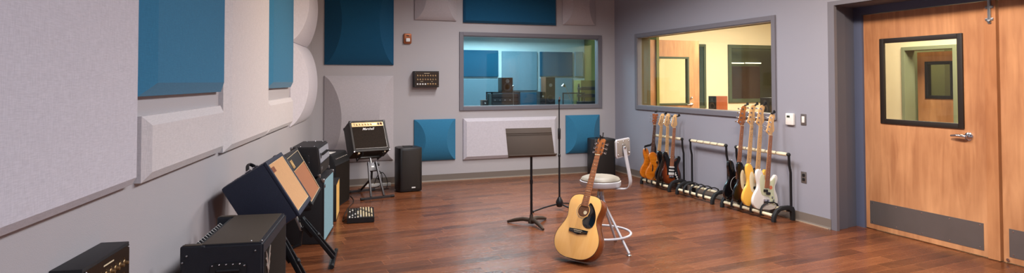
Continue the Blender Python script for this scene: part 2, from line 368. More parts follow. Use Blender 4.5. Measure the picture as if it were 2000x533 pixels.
class MB:
    def __init__(s): s.bm = bmesh.new()
    def box(s, c, size, rot=None, bevel=0.0, seg=2, taper=None):
        g = bmesh.ops.create_cube(s.bm, size=1.0)
        vs = g['verts']
        for v in vs:
            v.co = Vector((v.co.x*size[0], v.co.y*size[1], v.co.z*size[2]))
        if bevel:
            es = set(e for v in vs for e in v.link_edges)
            r = bmesh.ops.bevel(s.bm, geom=list(es), offset=bevel, segments=seg, affect='EDGES', profile=0.6)
            vs = list(set(v for f in r['faces'] for v in f.verts) | set(v for v in vs if v.is_valid))
        m = Matrix.Translation(Vector(c)) @ (rot.to_4x4() if rot else Matrix.Identity(4))
        for v in vs: v.co = m @ v.co
        return s
    def span(s, a, b, bevel=0.0):
        return s.box([(a[i]+b[i])/2 for i in range(3)], [abs(b[i]-a[i]) for i in range(3)], bevel=bevel)
    def ring(s, pts):
        return [s.bm.verts.new(p) for p in pts]
    def skin(s, rings, close=True, cap=True):
        for a, b in zip(rings, rings[1:]):
            n = len(a)
            for i in range(n if close else n-1):
                j = (i+1) % n
                try: s.bm.faces.new((a[i], a[j], b[j], b[i]))
                except ValueError: pass
        if cap:
            for rg in (rings[0], rings[-1]):
                try: s.bm.faces.new(rg)
                except ValueError: pass
        return s
    def cyl(s, p0, p1, r0, r1=None, n=16, cap=True):
        r1 = r0 if r1 is None else r1
        x, y, d = frame_along(Vector(p1)-Vector(p0))
        rs = []
        for p, r in ((p0, r0), (p1, r1)):
            rs.append(s.ring([Vector(p) + x*(r*math.cos(2*PI*k/n)) + y*(r*math.sin(2*PI*k/n)) for k in range(n)]))
        return s.skin(rs, cap=cap)
    def lathe(s, prof, o=(0, 0, 0), axis=(0, 0, 1), n=24):
        x, y, d = frame_along(axis); o = Vector(o); rs = []
        for r, h in prof:
            r = max(r, 1e-4)
            rs.append(s.ring([o + d*h + x*(r*math.cos(2*PI*k/n)) + y*(r*math.sin(2*PI*k/n)) for k in range(n)]))
        return s.skin(rs)
    def tube(s, pts, r, n=10, closed=False, flat=None, up=None):
        """flat=(a,b): elliptical section with half sizes a (across) b (along up)"""
        pts = [Vector(p) for p in pts]; rs = []; N_ = len(pts)
        prev = None
        for i, p in enumerate(pts):
            if closed: t = pts[(i+1) % N_] - pts[i-1]
            else: t = pts[min(i+1, N_-1)] - pts[max(i-1, 0)]
            t.normalize()
            if up is not None:
                y = Vector(up); x = y.cross(t)
                x.normalize(); y = t.cross(x)
            elif prev is None:
                x, y, _ = frame_along(t)
            else:
                x = (prev - t*prev.dot(t)).normalized(); y = t.cross(x)
            prev = x
            ra, rb = flat if flat else ((r[i] if isinstance(r, (list, tuple)) else r),)*2
            rs.append(s.ring([p + x*(ra*math.cos(2*PI*k/n)) + y*(rb*math.sin(2*PI*k/n)) for k in range(n)]))
        if closed:
            rs.append(rs[0]); return s.skin(rs, cap=False)
        return s.skin(rs)
    def strip(s, pts, wdir, width, thick):
        """flat bar following pts; width measured along wdir"""
        pts = [Vector(p) for p in pts]; wd = Vector(wdir).normalized(); rs = []
        for i, p in enumerate(pts):
            t = (pts[min(i+1, len(pts)-1)] - pts[max(i-1, 0)]).normalized()
            nrm = t.cross(wd).normalized()
            rs.append(s.ring([p+wd*(a*width/2)+nrm*(b*thick/2) for a, b in ((-1, -1), (1, -1), (1, 1), (-1, 1))]))
        return s.skin(rs)
    def prism(s, outline, w0, w1, r=0.0, M4=None):
        """2-D outline (x, y) extruded along z from w0 to w1 with rounded rims"""
        n = len(outline); P = [Vector((a, b, 0)) for a, b in outline]
        nr = []
        area2 = sum(P[i].x*P[(i+1) % n].y - P[(i+1) % n].x*P[i].y for i in range(n))
        sg = 1 if area2 > 0 else -1
        for i in range(n):
            t = (P[(i+1) % n] - P[i-1]).normalized(); nr.append(Vector((t.y, -t.x, 0))*sg)
        if r: lv = [(w0, r), (w0+0.3*r, 0.3*r), (w0+r, 0), (w1-r, 0), (w1-0.3*r, 0.3*r), (w1, r)]
        else: lv = [(w0, 0), (w1, 0)]
        rs = []
        for wz, ins in lv:
            q = [P[i]-nr[i]*ins+Vector((0, 0, wz)) for i in range(n)]
            if M4: q = [M4 @ v for v in q]
            rs.append(s.ring(q))
        return s.skin(rs)
    def ball(s, c, r, sc=(1, 1, 1), n=12):
        g = bmesh.ops.create_uvsphere(s.bm, u_segments=n, v_segments=n//2+2, radius=r)
        for v in g['verts']: v.co = Vector((v.co.x*sc[0], v.co.y*sc[1], v.co.z*sc[2])) + Vector(c)
        return s
    def quad(s, a, b, c, d):
        s.bm.faces.new([s.bm.verts.new(p) for p in (a, b, c, d)]); return s
    def xf(s, m4):
        for v in s.bm.verts: v.co = m4 @ v.co
        return s
    def build(s, name, material, parent=None, smooth=35, at=None):
        bmesh.ops.recalc_face_normals(s.bm, faces=s.bm.faces[:])
        me = bpy.data.meshes.new(name); s.bm.to_mesh(me); s.bm.free()
        if smooth:
            for p in me.polygons: p.use_smooth = True
            try: me.set_sharp_from_angle(angle=R(smooth))
            except Exception: pass
        me.materials.append(material)
        o = bpy.data.objects.new(name, me); COL.objects.link(o)
        if parent: o.parent = parent
        if at: o.location = at
        return o

def thing(name, label, cat, m4=None, group=None, kind=None):
    o = bpy.data.objects.new(name, None); COL.objects.link(o)
    if m4 is not None: o.matrix_world = m4
    return tag(o, label, cat, group, kind)
def tag(o, label=None, cat=None, group=None, kind=None):
    if label: o['label'] = label
    if cat: o['category'] = cat
    if group: o['group'] = group
    if kind: o['kind'] = kind
    return o
def struct(mb, name, material, label=None):
    o = mb.build(name, material, smooth=0); o['kind'] = 'structure'
    if label: o['label'] = label
    return o
def place(x, y, z, yaw=0.0):
    return Matrix.Translation((x, y, z)) @ Matrix.Rotation(yaw, 4, 'Z')
def copy_tree(o, parent=None):
    c = o.copy(); COL.objects.link(c)
    if parent is not None: c.parent = parent
    for ch in list(o.children): copy_tree(ch, c)
    return c

def smooth_closed(pts, k=4):
    n = len(pts); out = []
    for i in range(n):
        p0, p1, p2, p3 = (Vector((*pts[(i+j) % n], 0)) for j in (-1, 0, 1, 2))
        for q in range(k):
            t = q/k
            v = 0.5*((2*p1) + (-p0+p2)*t + (2*p0-5*p1+4*p2-p3)*t*t + (-p0+3*p1-3*p2+p3)*t**3)
            out.append((v.x, v.y))
    return out
def smooth_open(P, k=5):
    P = [Vector(p) for p in P]; out = []
    for i in range(len(P)-1):
        p0, p1, p2, p3 = P[max(i-1, 0)], P[i], P[i+1], P[min(i+2, len(P)-1)]
        for q in range(k):
            u = q/k; out.append(0.5*((2*p1)+(-p0+p2)*u+(2*p0-5*p1+4*p2-p3)*u*u+(-p0+3*p1-3*p2+p3)*u**3))
    out.append(P[-1]); return out
def circle(cx, cy, r, n=20, sx=1.0, sy=1.0):
    return [(cx+r*sx*math.cos(2*PI*k/n), cy+r*sy*math.sin(2*PI*k/n)) for k in range(n)]
def rrect(cx, cy, w_, h_, r=0.01, n=4):
    out = []
    for qx, qy, a0 in ((1, 1, 0), (-1, 1, 90), (-1, -1, 180), (1, -1, 270)):
        for k in range(n+1):
            a = R(a0 + 90*k/n)
            out.append((cx+qx*(w_/2-r)+r*math.cos(a), cy+qy*(h_/2-r)+r*math.sin(a)))
    return out
def text_mesh(name, s, size, depth, material, parent, m4, shear=0.0, bold=0.0):
    cu = bpy.data.curves.new('t', 'FONT'); cu.body = s; cu.size = size; cu.extrude = depth; cu.shear = shear; cu.offset = bold
    cu.align_x = 'CENTER'; cu.align_y = 'CENTER'
    o = bpy.data.objects.new('t', cu); COL.objects.link(o)
    dg = bpy.context.evaluated_depsgraph_get()
    me = bpy.data.meshes.new_from_object(o.evaluated_get(dg))
    bpy.data.objects.remove(o)
    me.name = name; me.materials.clear(); me.materials.append(material)
    q = bpy.data.objects.new(name, me); COL.objects.link(q); q.parent = parent; q.matrix_local = m4
    return q

# ================================================================ THE ROOM
YB, XR, H = 8.80, 5.03, 3.3           # back wall plane, right wall plane, ceiling
NX, NY, NC = 0.98708, -0.16022, -1.11525   # left wall: NX*x + NY*y = NC
def LW(s, z, off=0.0):                # point on the left wall: s along it, off out into the room
    c = NC + off
    return Vector((-NY*s + NX*c, NX*s + NY*c, z))
LWN = Vector((NX, NY, 0)); LWT = Vector((-NY, NX, 0))

struct(MB().span((-2.6, -2.2, -0.05), (5.45, YB+0.1, 0)), 'floor', M['floor'])
struct(MB().span((-2.6, -2.2, H), (5.45, YB+0.1, H+0.1)), 'ceiling', M['ceiling'])
# left wall (slanted)
lw = MB()
s0, s1 = -2.2, 8.93
a, b_, c_, d_ = LW(s0, 0), LW(s1, 0), LW(s1, 0, -0.15), LW(s0, 0, -0.15)
lo = [lw.bm.verts.new(p) for p in (a, b_, c_, d_)]
hi = [lw.bm.verts.new(p+Vector((0, 0, H))) for p in (a, b_, c_, d_)]
lw.skin([lo, hi])
struct(lw, 'wall_left', M['wall'])
# back wall with the control room window hole
WB = (2.450, 4.727, 1.085, 2.150)
bw = MB()
bw.span((0.1, YB, 0), (WB[0], YB+0.1, H)); bw.span((WB[1], YB, 0), (XR+0.2, YB+0.1, H))
bw.span((WB[0], YB, 0), (WB[1], YB+0.1, WB[2])); bw.span((WB[0], YB, WB[3]), (WB[1], YB+0.1, H))
struct(bw, 'wall_back', M['wall'])
# right wall with window hole and door recess
WR = (5.330, 8.100, 1.090, 2.132)
RY0, RY1 = 2.05, 4.588
rw = MB()
rw.span((XR, RY1, 0), (XR+0.2, WR[0], H)); rw.span((XR, WR[1], 0), (XR+0.2, YB, H))
rw.span((XR, WR[0], 0), (XR+0.2, WR[1], WR[2])); rw.span((XR, WR[0], WR[3]), (XR+0.2, WR[1], H))
rw.span((XR, -2.2, 0), (XR+0.2, RY0, H)); rw.span((XR, RY0, 2.225), (XR+0.38, RY1, H))
struct(rw, 'wall_right', M['wall_accent'])
struct(MB().span((-1.9, -2.3, 0), (XR+0.2, -2.2, H)), 'wall_front', M['wall'])
# recess lining
rc = MB()
v1 = [(XR+0.006, 4.545), (XR+0.42, 4.625), (XR+0.42, 4.75), (XR+0.2, 4.75), (XR+0.201, 4.57)]
lo = [rc.bm.verts.new((x, y, 0)) for x, y in v1]; hi = [rc.bm.verts.new((x, y, 2.205)) for x, y in v1]
rc.skin([lo, hi])
rc.span((XR+0.004, RY0, 2.203), (XR+0.42, RY1+0.08, 2.226))
rc.span((XR+0.004, RY0-0.02, 0), (XR+0.42, RY0, 2.226))
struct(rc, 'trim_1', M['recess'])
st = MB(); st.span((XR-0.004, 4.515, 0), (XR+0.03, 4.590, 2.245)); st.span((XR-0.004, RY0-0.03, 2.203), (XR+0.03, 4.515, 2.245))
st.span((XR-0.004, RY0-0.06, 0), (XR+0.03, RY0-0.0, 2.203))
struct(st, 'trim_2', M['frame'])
# door frame (jambs and head), painted blue
DX = 5.42
jf = MB(); jf.span((DX-0.02, 4.522, 0), (DX+0.14, 4.64, 2.24)); jf.span((DX-0.02, 2.0, 2.125), (DX+0.14, 4.522, 2.24)); jf.span((DX-0.02, 2.02, 0), (DX+0.14, 2.14, 2.125))
struct(jf, 'trim_3', M['trim'])
# baseboards
def baseboard(name, p0, p1, inn, skirt=True):
    p0, p1 = Vector(p0), Vector(p1); inn = Vector(inn)
    m = MB(); h = 0.10
    prof = [(0.0, 0.0), (0.017, 0.0), (0.012, 0.012), (0.009, 0.02), (0.009, h), (0.0, h)]
    rs = [m.ring([p + inn*a + Vector((0, 0, z)) for a, z in prof]) for p in (p0, p1)]
    m.skin(rs); return struct(m, name, M['base'])
baseboard('baseboard_back', (0.3, YB, 0), (XR, YB, 0), (0, -1, 0))
baseboard('baseboard_right', (XR, YB, 0), (XR, 4.58, 0), (-1, 0, 0))
baseboard('baseboard_left', LW(s0, 0), LW(8.86, 0), LWN)
m = MB(); m.span((0.4, YB-0.023, 0), (XR, YB-0.012, 0.007)); m.span((XR-0.023, 4.60, 0), (XR-0.012, YB-0.02, 0.007))
struct(m, 'trim_4', M['base_foot'])

# ---------------------------------------------------------------- windows
def ring_frame(m, ax, plane, u0, u1, z0, z1, fw, d0, d1):
    """rectangular ring in the plane ax=plane; inner opening u0..u1, z0..z1"""
    def sp(ua, ub, za, zb):
        if ax == 'Y': m.span((ua, plane+d0, za), (ub, plane+d1, zb), bevel=0.004)
        else: m.span((plane+d0, ua, za), (plane+d1, ub, zb), bevel=0.004)
    sp(u0-fw, u0, z0-fw, z1+fw); sp(u1, u1+fw, z0-fw, z1+fw); sp(u0, u1, z0-fw, z0); sp(u0, u1, z1, z1+fw)
fm = MB(); ring_frame(fm, 'Y', YB, WB[0], WB[1], WB[2], WB[3], 0.056, -0.022, 0.0)
ring_frame(fm, 'Y', YB, WB[0]+0.010, WB[1]-0.010, WB[2]+0.010, WB[3]-0.010, 0.022, -0.012, 0.10)
win1 = struct(fm, 'window_1', M['frame'])
g = MB().span((WB[0]+0.02, YB+0.04, WB[2]+0.02), (WB[1]-0.02, YB+0.046, WB[3]-0.02)).build('glass', M['glass_blue'], win1, smooth=0)
g = MB().span((WB[0]+0.02, YB+0.075, WB[2]+0.02), (WB[1]-0.02, YB+0.081, WB[3]-0.02)).build('glass', M['cloudy'], win1, smooth=0)
fm = MB(); ring_frame(fm, 'X', XR, WR[0], WR[1], WR[2], WR[3], 0.056, -0.022, 0.0)
ring_frame(fm, 'X', XR, WR[0]+0.010, WR[1]-0.010, WR[2]+0.010, WR[3]-0.010, 0.022, -0.012, 0.07)
win2 = struct(fm, 'window_2', M['frame'])
MB().span((XR+0.04, WR[0]+0.02, WR[2]+0.02), (XR+0.046, WR[1]-0.02, WR[3]-0.02)).build('glass', M['glass_green'], win2, smooth=0)

m = MB()
m.span((XR+0.07, WR[0]-0.001, WR[2]-0.001), (XR+0.20, WR[0]+0.006, WR[3])); m.span((XR+0.07, WR[1]-0.006, WR[2]-0.001), (XR+0.20, WR[1]+0.001, WR[3]))
m.span((XR+0.07, WR[0], WR[3]-0.006), (XR+0.20, WR[1], WR[3]+0.001)); m.span((XR+0.07, WR[0], WR[2]-0.001), (XR+0.20, WR[1], WR[2]+0.006))
struct(m, 'trim_7', M['reveal'])

# ---------------------------------------------------------------- doors
def door_leaf(name, y0, y1, lite=None, lever=None, kick=None):
    m = MB(); X0, X1 = DX, DX+0.045
    if lite:
        a0, a1, z0, z1 = lite
        m.span((X0, y0, 0.008), (X1, a0, 2.12)); m.span((X0, a1, 0.008), (X1, y1, 2.12))
        m.span((X0, a0, 0.008), (X1, a1, z0)); m.span((X0, a0, z1), (X1, a1, 2.12))
    else: m.span((X0, y0, 0.008), (X1, y1, 2.12))
    d = struct(m, name, M['doorwood'])
    if lite:
        f = MB()
        for off, fw in ((-0.016, 0.034),):
            for (ua, ub, za, zb) in ((a0-0.012, a0+fw, z0-0.012, z1+0.012), (a1-fw, a1+0.012, z0-0.012, z1+0.012), (a0+fw, a1-fw, z0-0.012, z0+fw), (a0+fw, a1-fw, z1-fw, z1+0.012)):
                f.span((X0+off, ua, za), (X0+0.012, ub, zb), bevel=0.005)
        f.build('lite_frame', M['liteframe'], d)
        MB().span((X0+0.018, a0+0.03, z0+0.03), (X0+0.024, a1-0.03, z1-0.03)).build('glass', M['glass_green'], d, smooth=0)
    if kick:
        ya, yb, za, zb = kick
        k = MB().span((X0-0.0025, ya, za), (X0, yb, zb), bevel=0.001).build('kick_plate', M['kick'], d, smooth=0)
        for yy in [ya+0.03+(yb-ya-0.06)*q/4 for q in range(5)]:
            for zz in (za+0.02, zb-0.02): MB().cyl((X0-0.0025, yy, zz), (X0-0.005, yy, zz), 0.006, n=8).build('screw', M['chrome'], k)
    if lever:
        ly, lz = lever
        h = MB()
        h.lathe([(0.0, 0), (0.036, 0.0), (0.034, 0.010), (0.024, 0.016), (0.012, 0.018), (0.012, 0.05), (0, 0.052)], o=(X0, ly, lz), axis=(-1, 0, 0))
        h.tube([(X0-0.045, ly, lz), (X0-0.052, ly+0.03, lz+0.003), (X0-0.050, ly+0.075, lz+0.004), (X0-0.042, ly+0.125, lz-0.002)], [0.013, 0.013, 0.011, 0.008], n=12)
        h.build('lever_handle', M['chrome'], d)
    return d
d1 = door_leaf('door_1', 3.385, 4.518, (3.572, 4.325, 1.062, 1.858), (3.525, 0.990), (3.425, 4.475, 0.055, 0.280))
# astragal board with surface bolt
m = MB().span((DX-0.018, 3.292, 0.006), (DX+0.045, 3.384, 2.12), bevel=0.002)
ast = struct(m, 'trim_8', M['dooredge'])
bt = MB()
bt.span((DX-0.030, 3.322, 1.93), (DX-0.020, 3.345, 2.14))
bt.span((DX-0.034, 3.326, 1.95), (DX-0.026, 3.341, 2.14))
for zz in (1.965, 2.065):
    bt.span((DX-0.028, 3.305, zz-0.010), (DX-0.018, 3.365, zz+0.010), bevel=0.002)
bt.lathe([(0.0, 0), (0.011, 0), (0.011, 0.008), (0, 0.010)], o=(DX-0.034, 3.334, 1.95), axis=(-1, 0, 0), n=12)
bt.build('surface_bolt', M['steel'], ast)
d3 = door_leaf('door_2', 2.145, 3.278, None, None, (2.19, 3.236, 0.055, 0.280))
MB().cyl((DX-0.003, 3.245, 0.03), (DX-0.010, 3.245, 0.03), 0.012, n=12).build('door_bumper', M['chrome'], d3)

# ---------------------------------------------------------------- neighbouring rooms
# corridor behind the doors
cx0, cx1 = DX+0.14, 7.2
m = MB(); m.span((cx0, 1.9, -0.05), (9.4, 6.6, 0)); struct(m, 'floor_corridor', M['brown_box'])
struct(MB().span((cx0, 1.9, 3.0), (9.4, 6.6, 3.1)), 'ceiling_corridor', M['ceiling'])
m = MB(); m.span((cx1, 5.46, 0), (cx1+0.12, 6.6, 3.0)); m.span((cx1, 1.9, 0), (cx1+0.12, 4.80, 3.0)); m.span((cx1, 4.80, 1.875), (cx1+0.12, 5.46, 3.0))
struct(m, 'wall_corridor', M['booth_wall'])
struct(MB().span((cx0, 1.8, 0), (9.4, 1.9, 3.0)), 'wall_corridor_near', M['booth_wall'])
m = MB()
ring_frame(m, 'X', cx1, 4.84, 5.42, -0.2, 1.835, 0.045, -0.02, 0.16)
struct(m, 'trim_5', M['corridor_green'])
m = MB(); z0, z1, a0, a1 = 1.25, 1.69, 5.05, 5.38
m.span((cx1+0.3, 4.62, 0.01), (cx1+0.345, a0, 1.82)); m.span((cx1+0.3, a1, 0.01), (cx1+0.345, 5.49, 1.82))
m.span((cx1+0.3, a0, 0.01), (cx1+0.345, a1, z0)); m.span((cx1+0.3, a0, z1), (cx1+0.345, a1, 1.82))
d4 = struct(m, 'door_3', M['doorwood'])
f = MB(); ring_frame(f, 'X', cx1+0.3, a0+0.03, a1-0.03, z0+0.03, z1-0.03, 0.04, -0.012, 0.05)
f.build('lite_frame', M['plastic'], d4)
MB().span((cx1+0.32, a0, z0), (cx1+0.325, a1, z1)).build('glass', M['glass_green'], d4, smooth=0)
MB().tube([(cx1+0.29, 4.72, 1.0), (cx1+0.26, 4.72, 1.0), (cx1+0.25, 4.82, 1.0)], 0.01).build('lever_handle', M['chrome'], d4)
m = MB(); m.span((cx1+0.9, 4.0, 0), (cx1+1.0, 6.5, 3.0)); m.span((cx1+0.12, 5.56, 0), (cx1+0.9, 5.66, 3.0)); m.span((cx1+0.12, 4.3, 0), (cx1+0.9, 4.4, 3.0)); struct(m, 'wall_corridor_far', M['corridor_green'])

# booth (yellow room) beyond the right window
BF = 10.0
struct(MB().span((XR+0.2, 6.6, -0.05), (11.0, BF+0.1, 0)), 'floor_booth', M['brown_box'])
struct(MB().span((5.96, 8.98, 0), (6.02, BF, 2.95)), 'wall_booth_side', M['booth_wall'])
struct(MB().span((XR+0.2, 4.9, 2.95), (11.0, BF+1.6, 3.05)), 'ceiling_booth', M['ceiling'])
WF = (8.34, 9.60, 1.07, 2.15)
m = MB(); m.span((5.96, BF, 0), (WF[0], BF+0.12, 2.95)); m.span((WF[1], BF, 0), (11.0, BF+0.12, 2.95))
m.span((WF[0], BF, 0), (WF[1], BF+0.12, WF[2])); m.span((WF[0], BF, WF[3]), (WF[1], BF+0.12, 2.95))
struct(m, 'wall_booth_far', M['booth_wall'])
struct(MB().span((10.9, 4.9, 0), (11.0, BF, 2.95)), 'wall_booth_right', M['booth_wall'])
struct(MB().span((cx1+0.2, 5.9, 0), (11.0, 6.0, 2.95)), 'wall_booth_near', M['booth_wall'])
struct(MB().span((XR+0.2, 8.82, 0), (5.72, 8.92, 2.95)), 'wall_booth_left', M['booth_green'])
m = MB(); ring_frame(m, 'Y', BF, WF[0]+0.03, WF[1]-0.03, WF[2]+0.03, WF[3]-0.03, 0.075, -0.03, 0.12)
w3 = struct(m, 'window_3', M['booth_green'])
MB().span((WF[0], BF+0.05, WF[2]), (WF[1], BF+0.056, WF[3])).build('glass', M['glass_green'], w3, smooth=0)
# dark room behind that window
struct(MB().span((7.4, BF+1.42, 0), (11.0, BF+1.5, 2.95)), 'wall_dark_far', M['booth_green'])
struct(MB().span((7.3, BF+0.12, 0), (7.4, BF+1.5, 2.95)), 'wall_dark_left', M['booth_green'])
struct(MB().span((11.0, BF+0.12, 0), (11.1, BF+1.5, 2.95)), 'wall_dark_right', M['booth_green'])
mp_ = MB().span((9.40, BF+1.34, 0.7), (10.33, BF+1.40, 1.80), bevel=0.02).build('acoustic_baffle', M['maroon'], smooth=0)
tag(mp_, 'maroon acoustic panel on the wall of the dark room beyond the booth', 'acoustic panel')
for xa, xb, zz, lb in ((9.52, 10.30, 2.222, 'upper left glowing bar standing in for a tube reflection in the far window'), (10.37, 10.88, 2.235, 'upper right glowing bar standing in for a tube reflection in the far window'),
                       (9.52, 9.88, 1.874, 'short lower left glowing bar standing in for a tube reflection in the far window'), (9.925, 10.37, 1.878, 'short lower right glowing bar standing in for a tube reflection in the far window')):
    tag(MB().tube([(xa, BF+1.36, zz), (xb, BF+1.36, zz)], 0.011, n=8).build('tube_reflection', M['tube']), lb, 'light reflection', 'glowing bars standing in for tube reflections')  # bars behind the pane replace reflections of the booth's ceiling tubes
# narrow side window frame behind the booth door
m = MB(); ring_frame(m, 'Y', BF, 7.50, 7.70, 0.98, 2.14, 0.05, -0.03, 0.0)
w4 = struct(m, 'window_4', M['booth_green'])
MB().span((7.50, BF-0.012, 0.98), (7.70, BF-0.004, 2.14)).build('glass', M['dark_glass'], w4, smooth=0)
# booth door standing open
dy = 8.93
a0, a1, z0, z1 = 5.93, 6.55, 1.07, 1.86
m = MB(); m.span((5.79, dy, 0.01), (a0, dy+0.045, 2.17)); m.span((a1, dy, 0.01), (6.79, dy+0.045, 2.17)); m.span((a0, dy, 0.01), (a1, dy+0.045, z0)); m.span((a0, dy, z1), (a1, dy+0.045, 2.17))
d5 = struct(m, 'door_4', M['doorwood'])
f = MB(); ring_frame(f, 'Y', dy, a0+0.01, a1-0.01, z0+0.01, z1-0.01, 0.035, -0.014, 0.06)
f.build('lite_frame', M['booth_green'], d5)
MB().span((a0, dy+0.02, z0), (a1, dy+0.026, z1)).build('glass', M['glass_green'], d5, smooth=0)
h = MB(); h.lathe([(0, 0), (0.03, 0), (0.03, 0.01), (0.012, 0.014), (0.012, 0.045), (0, 0.047)], o=(6.62, dy, 1.06), axis=(0, -1, 0), n=16)
h.tube([(6.62, dy-0.045, 1.06), (6.54, dy-0.05, 1.055), (6.50, dy-0.045, 1.05)], 0.011, n=8)
h.ball((6.62, dy-0.01, 1.17), 0.02)
h.build('lever_handle', M['chrome'], d5)

# control room beyond the back window
CF = 11.6
struct(MB().span((1.5, YB+0.1, -0.05), (5.95, CF, 0)), 'floor_control_room', M['brown_box'])
struct(MB().span((1.5, YB+0.1, 2.9), (5.95, CF+0.1, 3.0)), 'ceiling_control_room', M['ceiling'])
struct(MB().span((1.5, CF, 0), (5.90, CF+0.1, 2.9)), 'wall_control_far', M['ctrl_wall'])
struct(MB().span((1.4, YB+0.1, 0), (1.5, CF, 2.9)), 'wall_control_left', M['ctrl_wall'])
struct(MB().span((5.90, YB+0.1, 0), (5.95, CF+0.1, 2.9)), 'wall_control_right', M['olive'])
m = MB().span((1.6, CF-0.28, 2.36), (5.86, CF, 2.50)); struct(m, 'trim_6', M['ctrl_wall'])

def cat_panel(o, label, group=None):
    return tag(o, label, 'acoustic panel', group)
kf = CF/11.0
for (x0, x1, z0, z1, mt, lb) in (
    (3.08, 3.955, 1.555, 2.085, 'ctrl_blue', 'dark blue panel at top left seen through the control room window'),
    (4.035, 4.80, 1.275, 2.075, 'pale_blue', 'pale tall panel between two dark blue ones beyond the control window'),
    (4.865, 5.60, 1.565, 2.075, 'ctrl_blue', 'dark blue panel right of the pale tall one beyond the control window'),
    (5.66, 5.85, 1.565, 2.085, 'pale_blue', 'narrow pale panel at the far right beyond the control window'),
    (3.08, 3.955, 0.70, 1.515, 'pale_blue', 'pale lower left panel behind the small stacked speakers'),
    (4.035, 4.80, 0.60, 1.235, 'ctrl_blue', 'dark blue lower panel under the pale tall one in the control room'),
    (4.865, 5.60, 0.70, 1.525, 'pale_blue', 'pale lower right panel behind the microphone in the control room')):
    o = MB().span((x0, CF-0.05, z0), (x1, CF, z1), bevel=0.012).build('acoustic_baffle', M[mt], smooth=0)
    cat_panel(o, lb)

# ================================================================ ACOUSTIC PANELS
def bevel_panel(mt, m4, w_, h_, t1, t, a, bl=None):
    """panel in local x (width) z (height), y out of the wall; straight edge t1 then chamfer a wide to depth t"""
    m = MB(); bl = a if bl is None else bl
    def rg(l, rr, bt, tp, y): return m.ring([Vector((l, y, bt)), Vector((rr, y, bt)), Vector((rr, y, tp)), Vector((l, y, tp))])
    rs = [rg(0, w_, 0, h_, 0.0), rg(0, w_, 0, h_, t1), rg(bl, w_-a, a, h_-a, t)]
    m.skin(rs); m.xf(m4)
    return m.build('acoustic_baffle', mt, smooth=0)
def LWm(s, z): return basis(LWT, LWN, (0, 0, 1), LW(s, z))
cat_panel(bevel_panel(M['cream'], LWm(1.25, 1.03), 1.590, 1.35, 0.028, 0.058, 0.035), 'large cream panel on the left wall nearest the viewer')
cat_panel(bevel_panel(M['blue_fab'], LWm(2.885, 1.40), 1.285, 1.22, 0.028, 0.062, 0.06, 0.13), 'blue panel on the left wall above the wide low cream panel')
cat_panel(bevel_panel(M['cream_warm'], LWm(2.930, 1.02), 1.235, 0.292, 0.028, 0.058, 0.042), 'low wide cream panel on the left wall under the nearer blue panel')
cat_panel(bevel_panel(M['cream_warm'], LWm(4.225, 1.005), 1.325, 1.95, 0.028, 0.060, 0.045, 0.09), 'tall cream panel on the left wall between the two blue panels')
cat_panel(bevel_panel(M['blue_fab'], LWm(5.580, 1.405), 1.255, 1.25, 0.028, 0.062, 0.055, 0.12), 'narrow looking blue panel on the left wall before the curved diffusers')
cat_panel(bevel_panel(M['cream_warm'], LWm(5.575, 1.008), 1.27, 0.288, 0.028, 0.058, 0.040), 'small low cream panel on the left wall under the farther blue panel')

def barrel(mt, m4, w_, h_, depth, ramp, lip=0.02, nx=40, nz=28):
    """diffuser: arc across the height, ends cut off by sloping ramps"""
    m = MB(); grid = []
    def hz(v):
        q = 2*v-1; return lip + (depth-lip)*max(0.0, 1-q*q)**0.75
    us = [k/6 for k in range(7)]
    for zone in (0, 1, 2):
        for i, u in enumerate(us):
            if zone and i == 0: continue
            row = []
            for j in range(nz+1):
                v = j/nz; h = hz(v); xr = max(0.0005, ramp*(h-lip)/(depth-lip))
                if zone == 0: x, y = xr*u, lip+(h-lip)*u
                elif zone == 1: x, y = xr+(w_-2*xr)*u, h
                else: x, y = w_-xr*(1-u), lip+(h-lip)*(1-u)
                row.append(m.bm.verts.new((x, y, h_*v)))
            grid.append(row)
    nx = len(grid)-1
    for i in range(nx):
        for j in range(nz): m.bm.faces.new((grid[i][j], grid[i+1][j], grid[i+1][j+1], grid[i][j+1]))
    # sides down to the wall
    def side(vs):
        lows = [m.bm.verts.new((v.co.x, 0, v.co.z)) for v in vs]
        for k in range(len(vs)-1): m.bm.faces.new((vs[k], vs[k+1], lows[k+1], lows[k]))
    side(grid[0]); side(grid[-1]); side([r_[0] for r_ in grid]); side([r_[-1] for r_ in grid])
    m.xf(m4)
    return m.build('sound_diffuser', mt, smooth=18)
def BWm(x, z): return basis((1, 0, 0), (0, -1, 0), (0, 0, 1), (x, YB, z))
def diff(o, label): return tag(o, label, 'diffuser panel')
diff(barrel(M['cream'], LWm(6.93, 0.975), 1.24, 0.925, 0.172, 0.22, 0.012), 'lower of the two bulging cream diffusers at the far end of the left wall')
diff(barrel(M['cream'], LWm(6.93, 1.905), 1.24, 0.925, 0.172, 0.22, 0.012), 'upper of the two bulging cream diffusers at the far end of the left wall')
diff(barrel(M['blue_dark'], BWm(0.465, 1.700), 0.95, 1.22, 0.17, 0.22), 'large deep blue curved diffuser high in the left part of the back wall')
diff(barrel(M['grey_fab'], BWm(0.465, 0.345), 0.95, 1.20, 0.17, 0.22), 'large grey curved diffuser on the back wall behind the tilted amplifier')
diff(barrel(M['blue_fab'], BWm(1.715, 0.310), 0.615, 0.600, 0.11, 0.15), 'small square blue diffuser on the back wall beside the floor speaker')
diff(barrel(M['blue_fab'], BWm(4.135, 0.318), 0.600, 0.605, 0.11, 0.15), 'small square blue diffuser on the back wall behind the microphone stand')
diff(barrel(M['grey_fab'], BWm(1.720, 2.365), 0.625, 0.62, 0.11, 0.15), 'grey diffuser at the top of the back wall above the wall box')
diff(barrel(M['grey_fab'], BWm(4.085, 2.365), 0.580, 0.62, 0.11, 0.15), 'grey diffuser at the top of the back wall near the right corner')
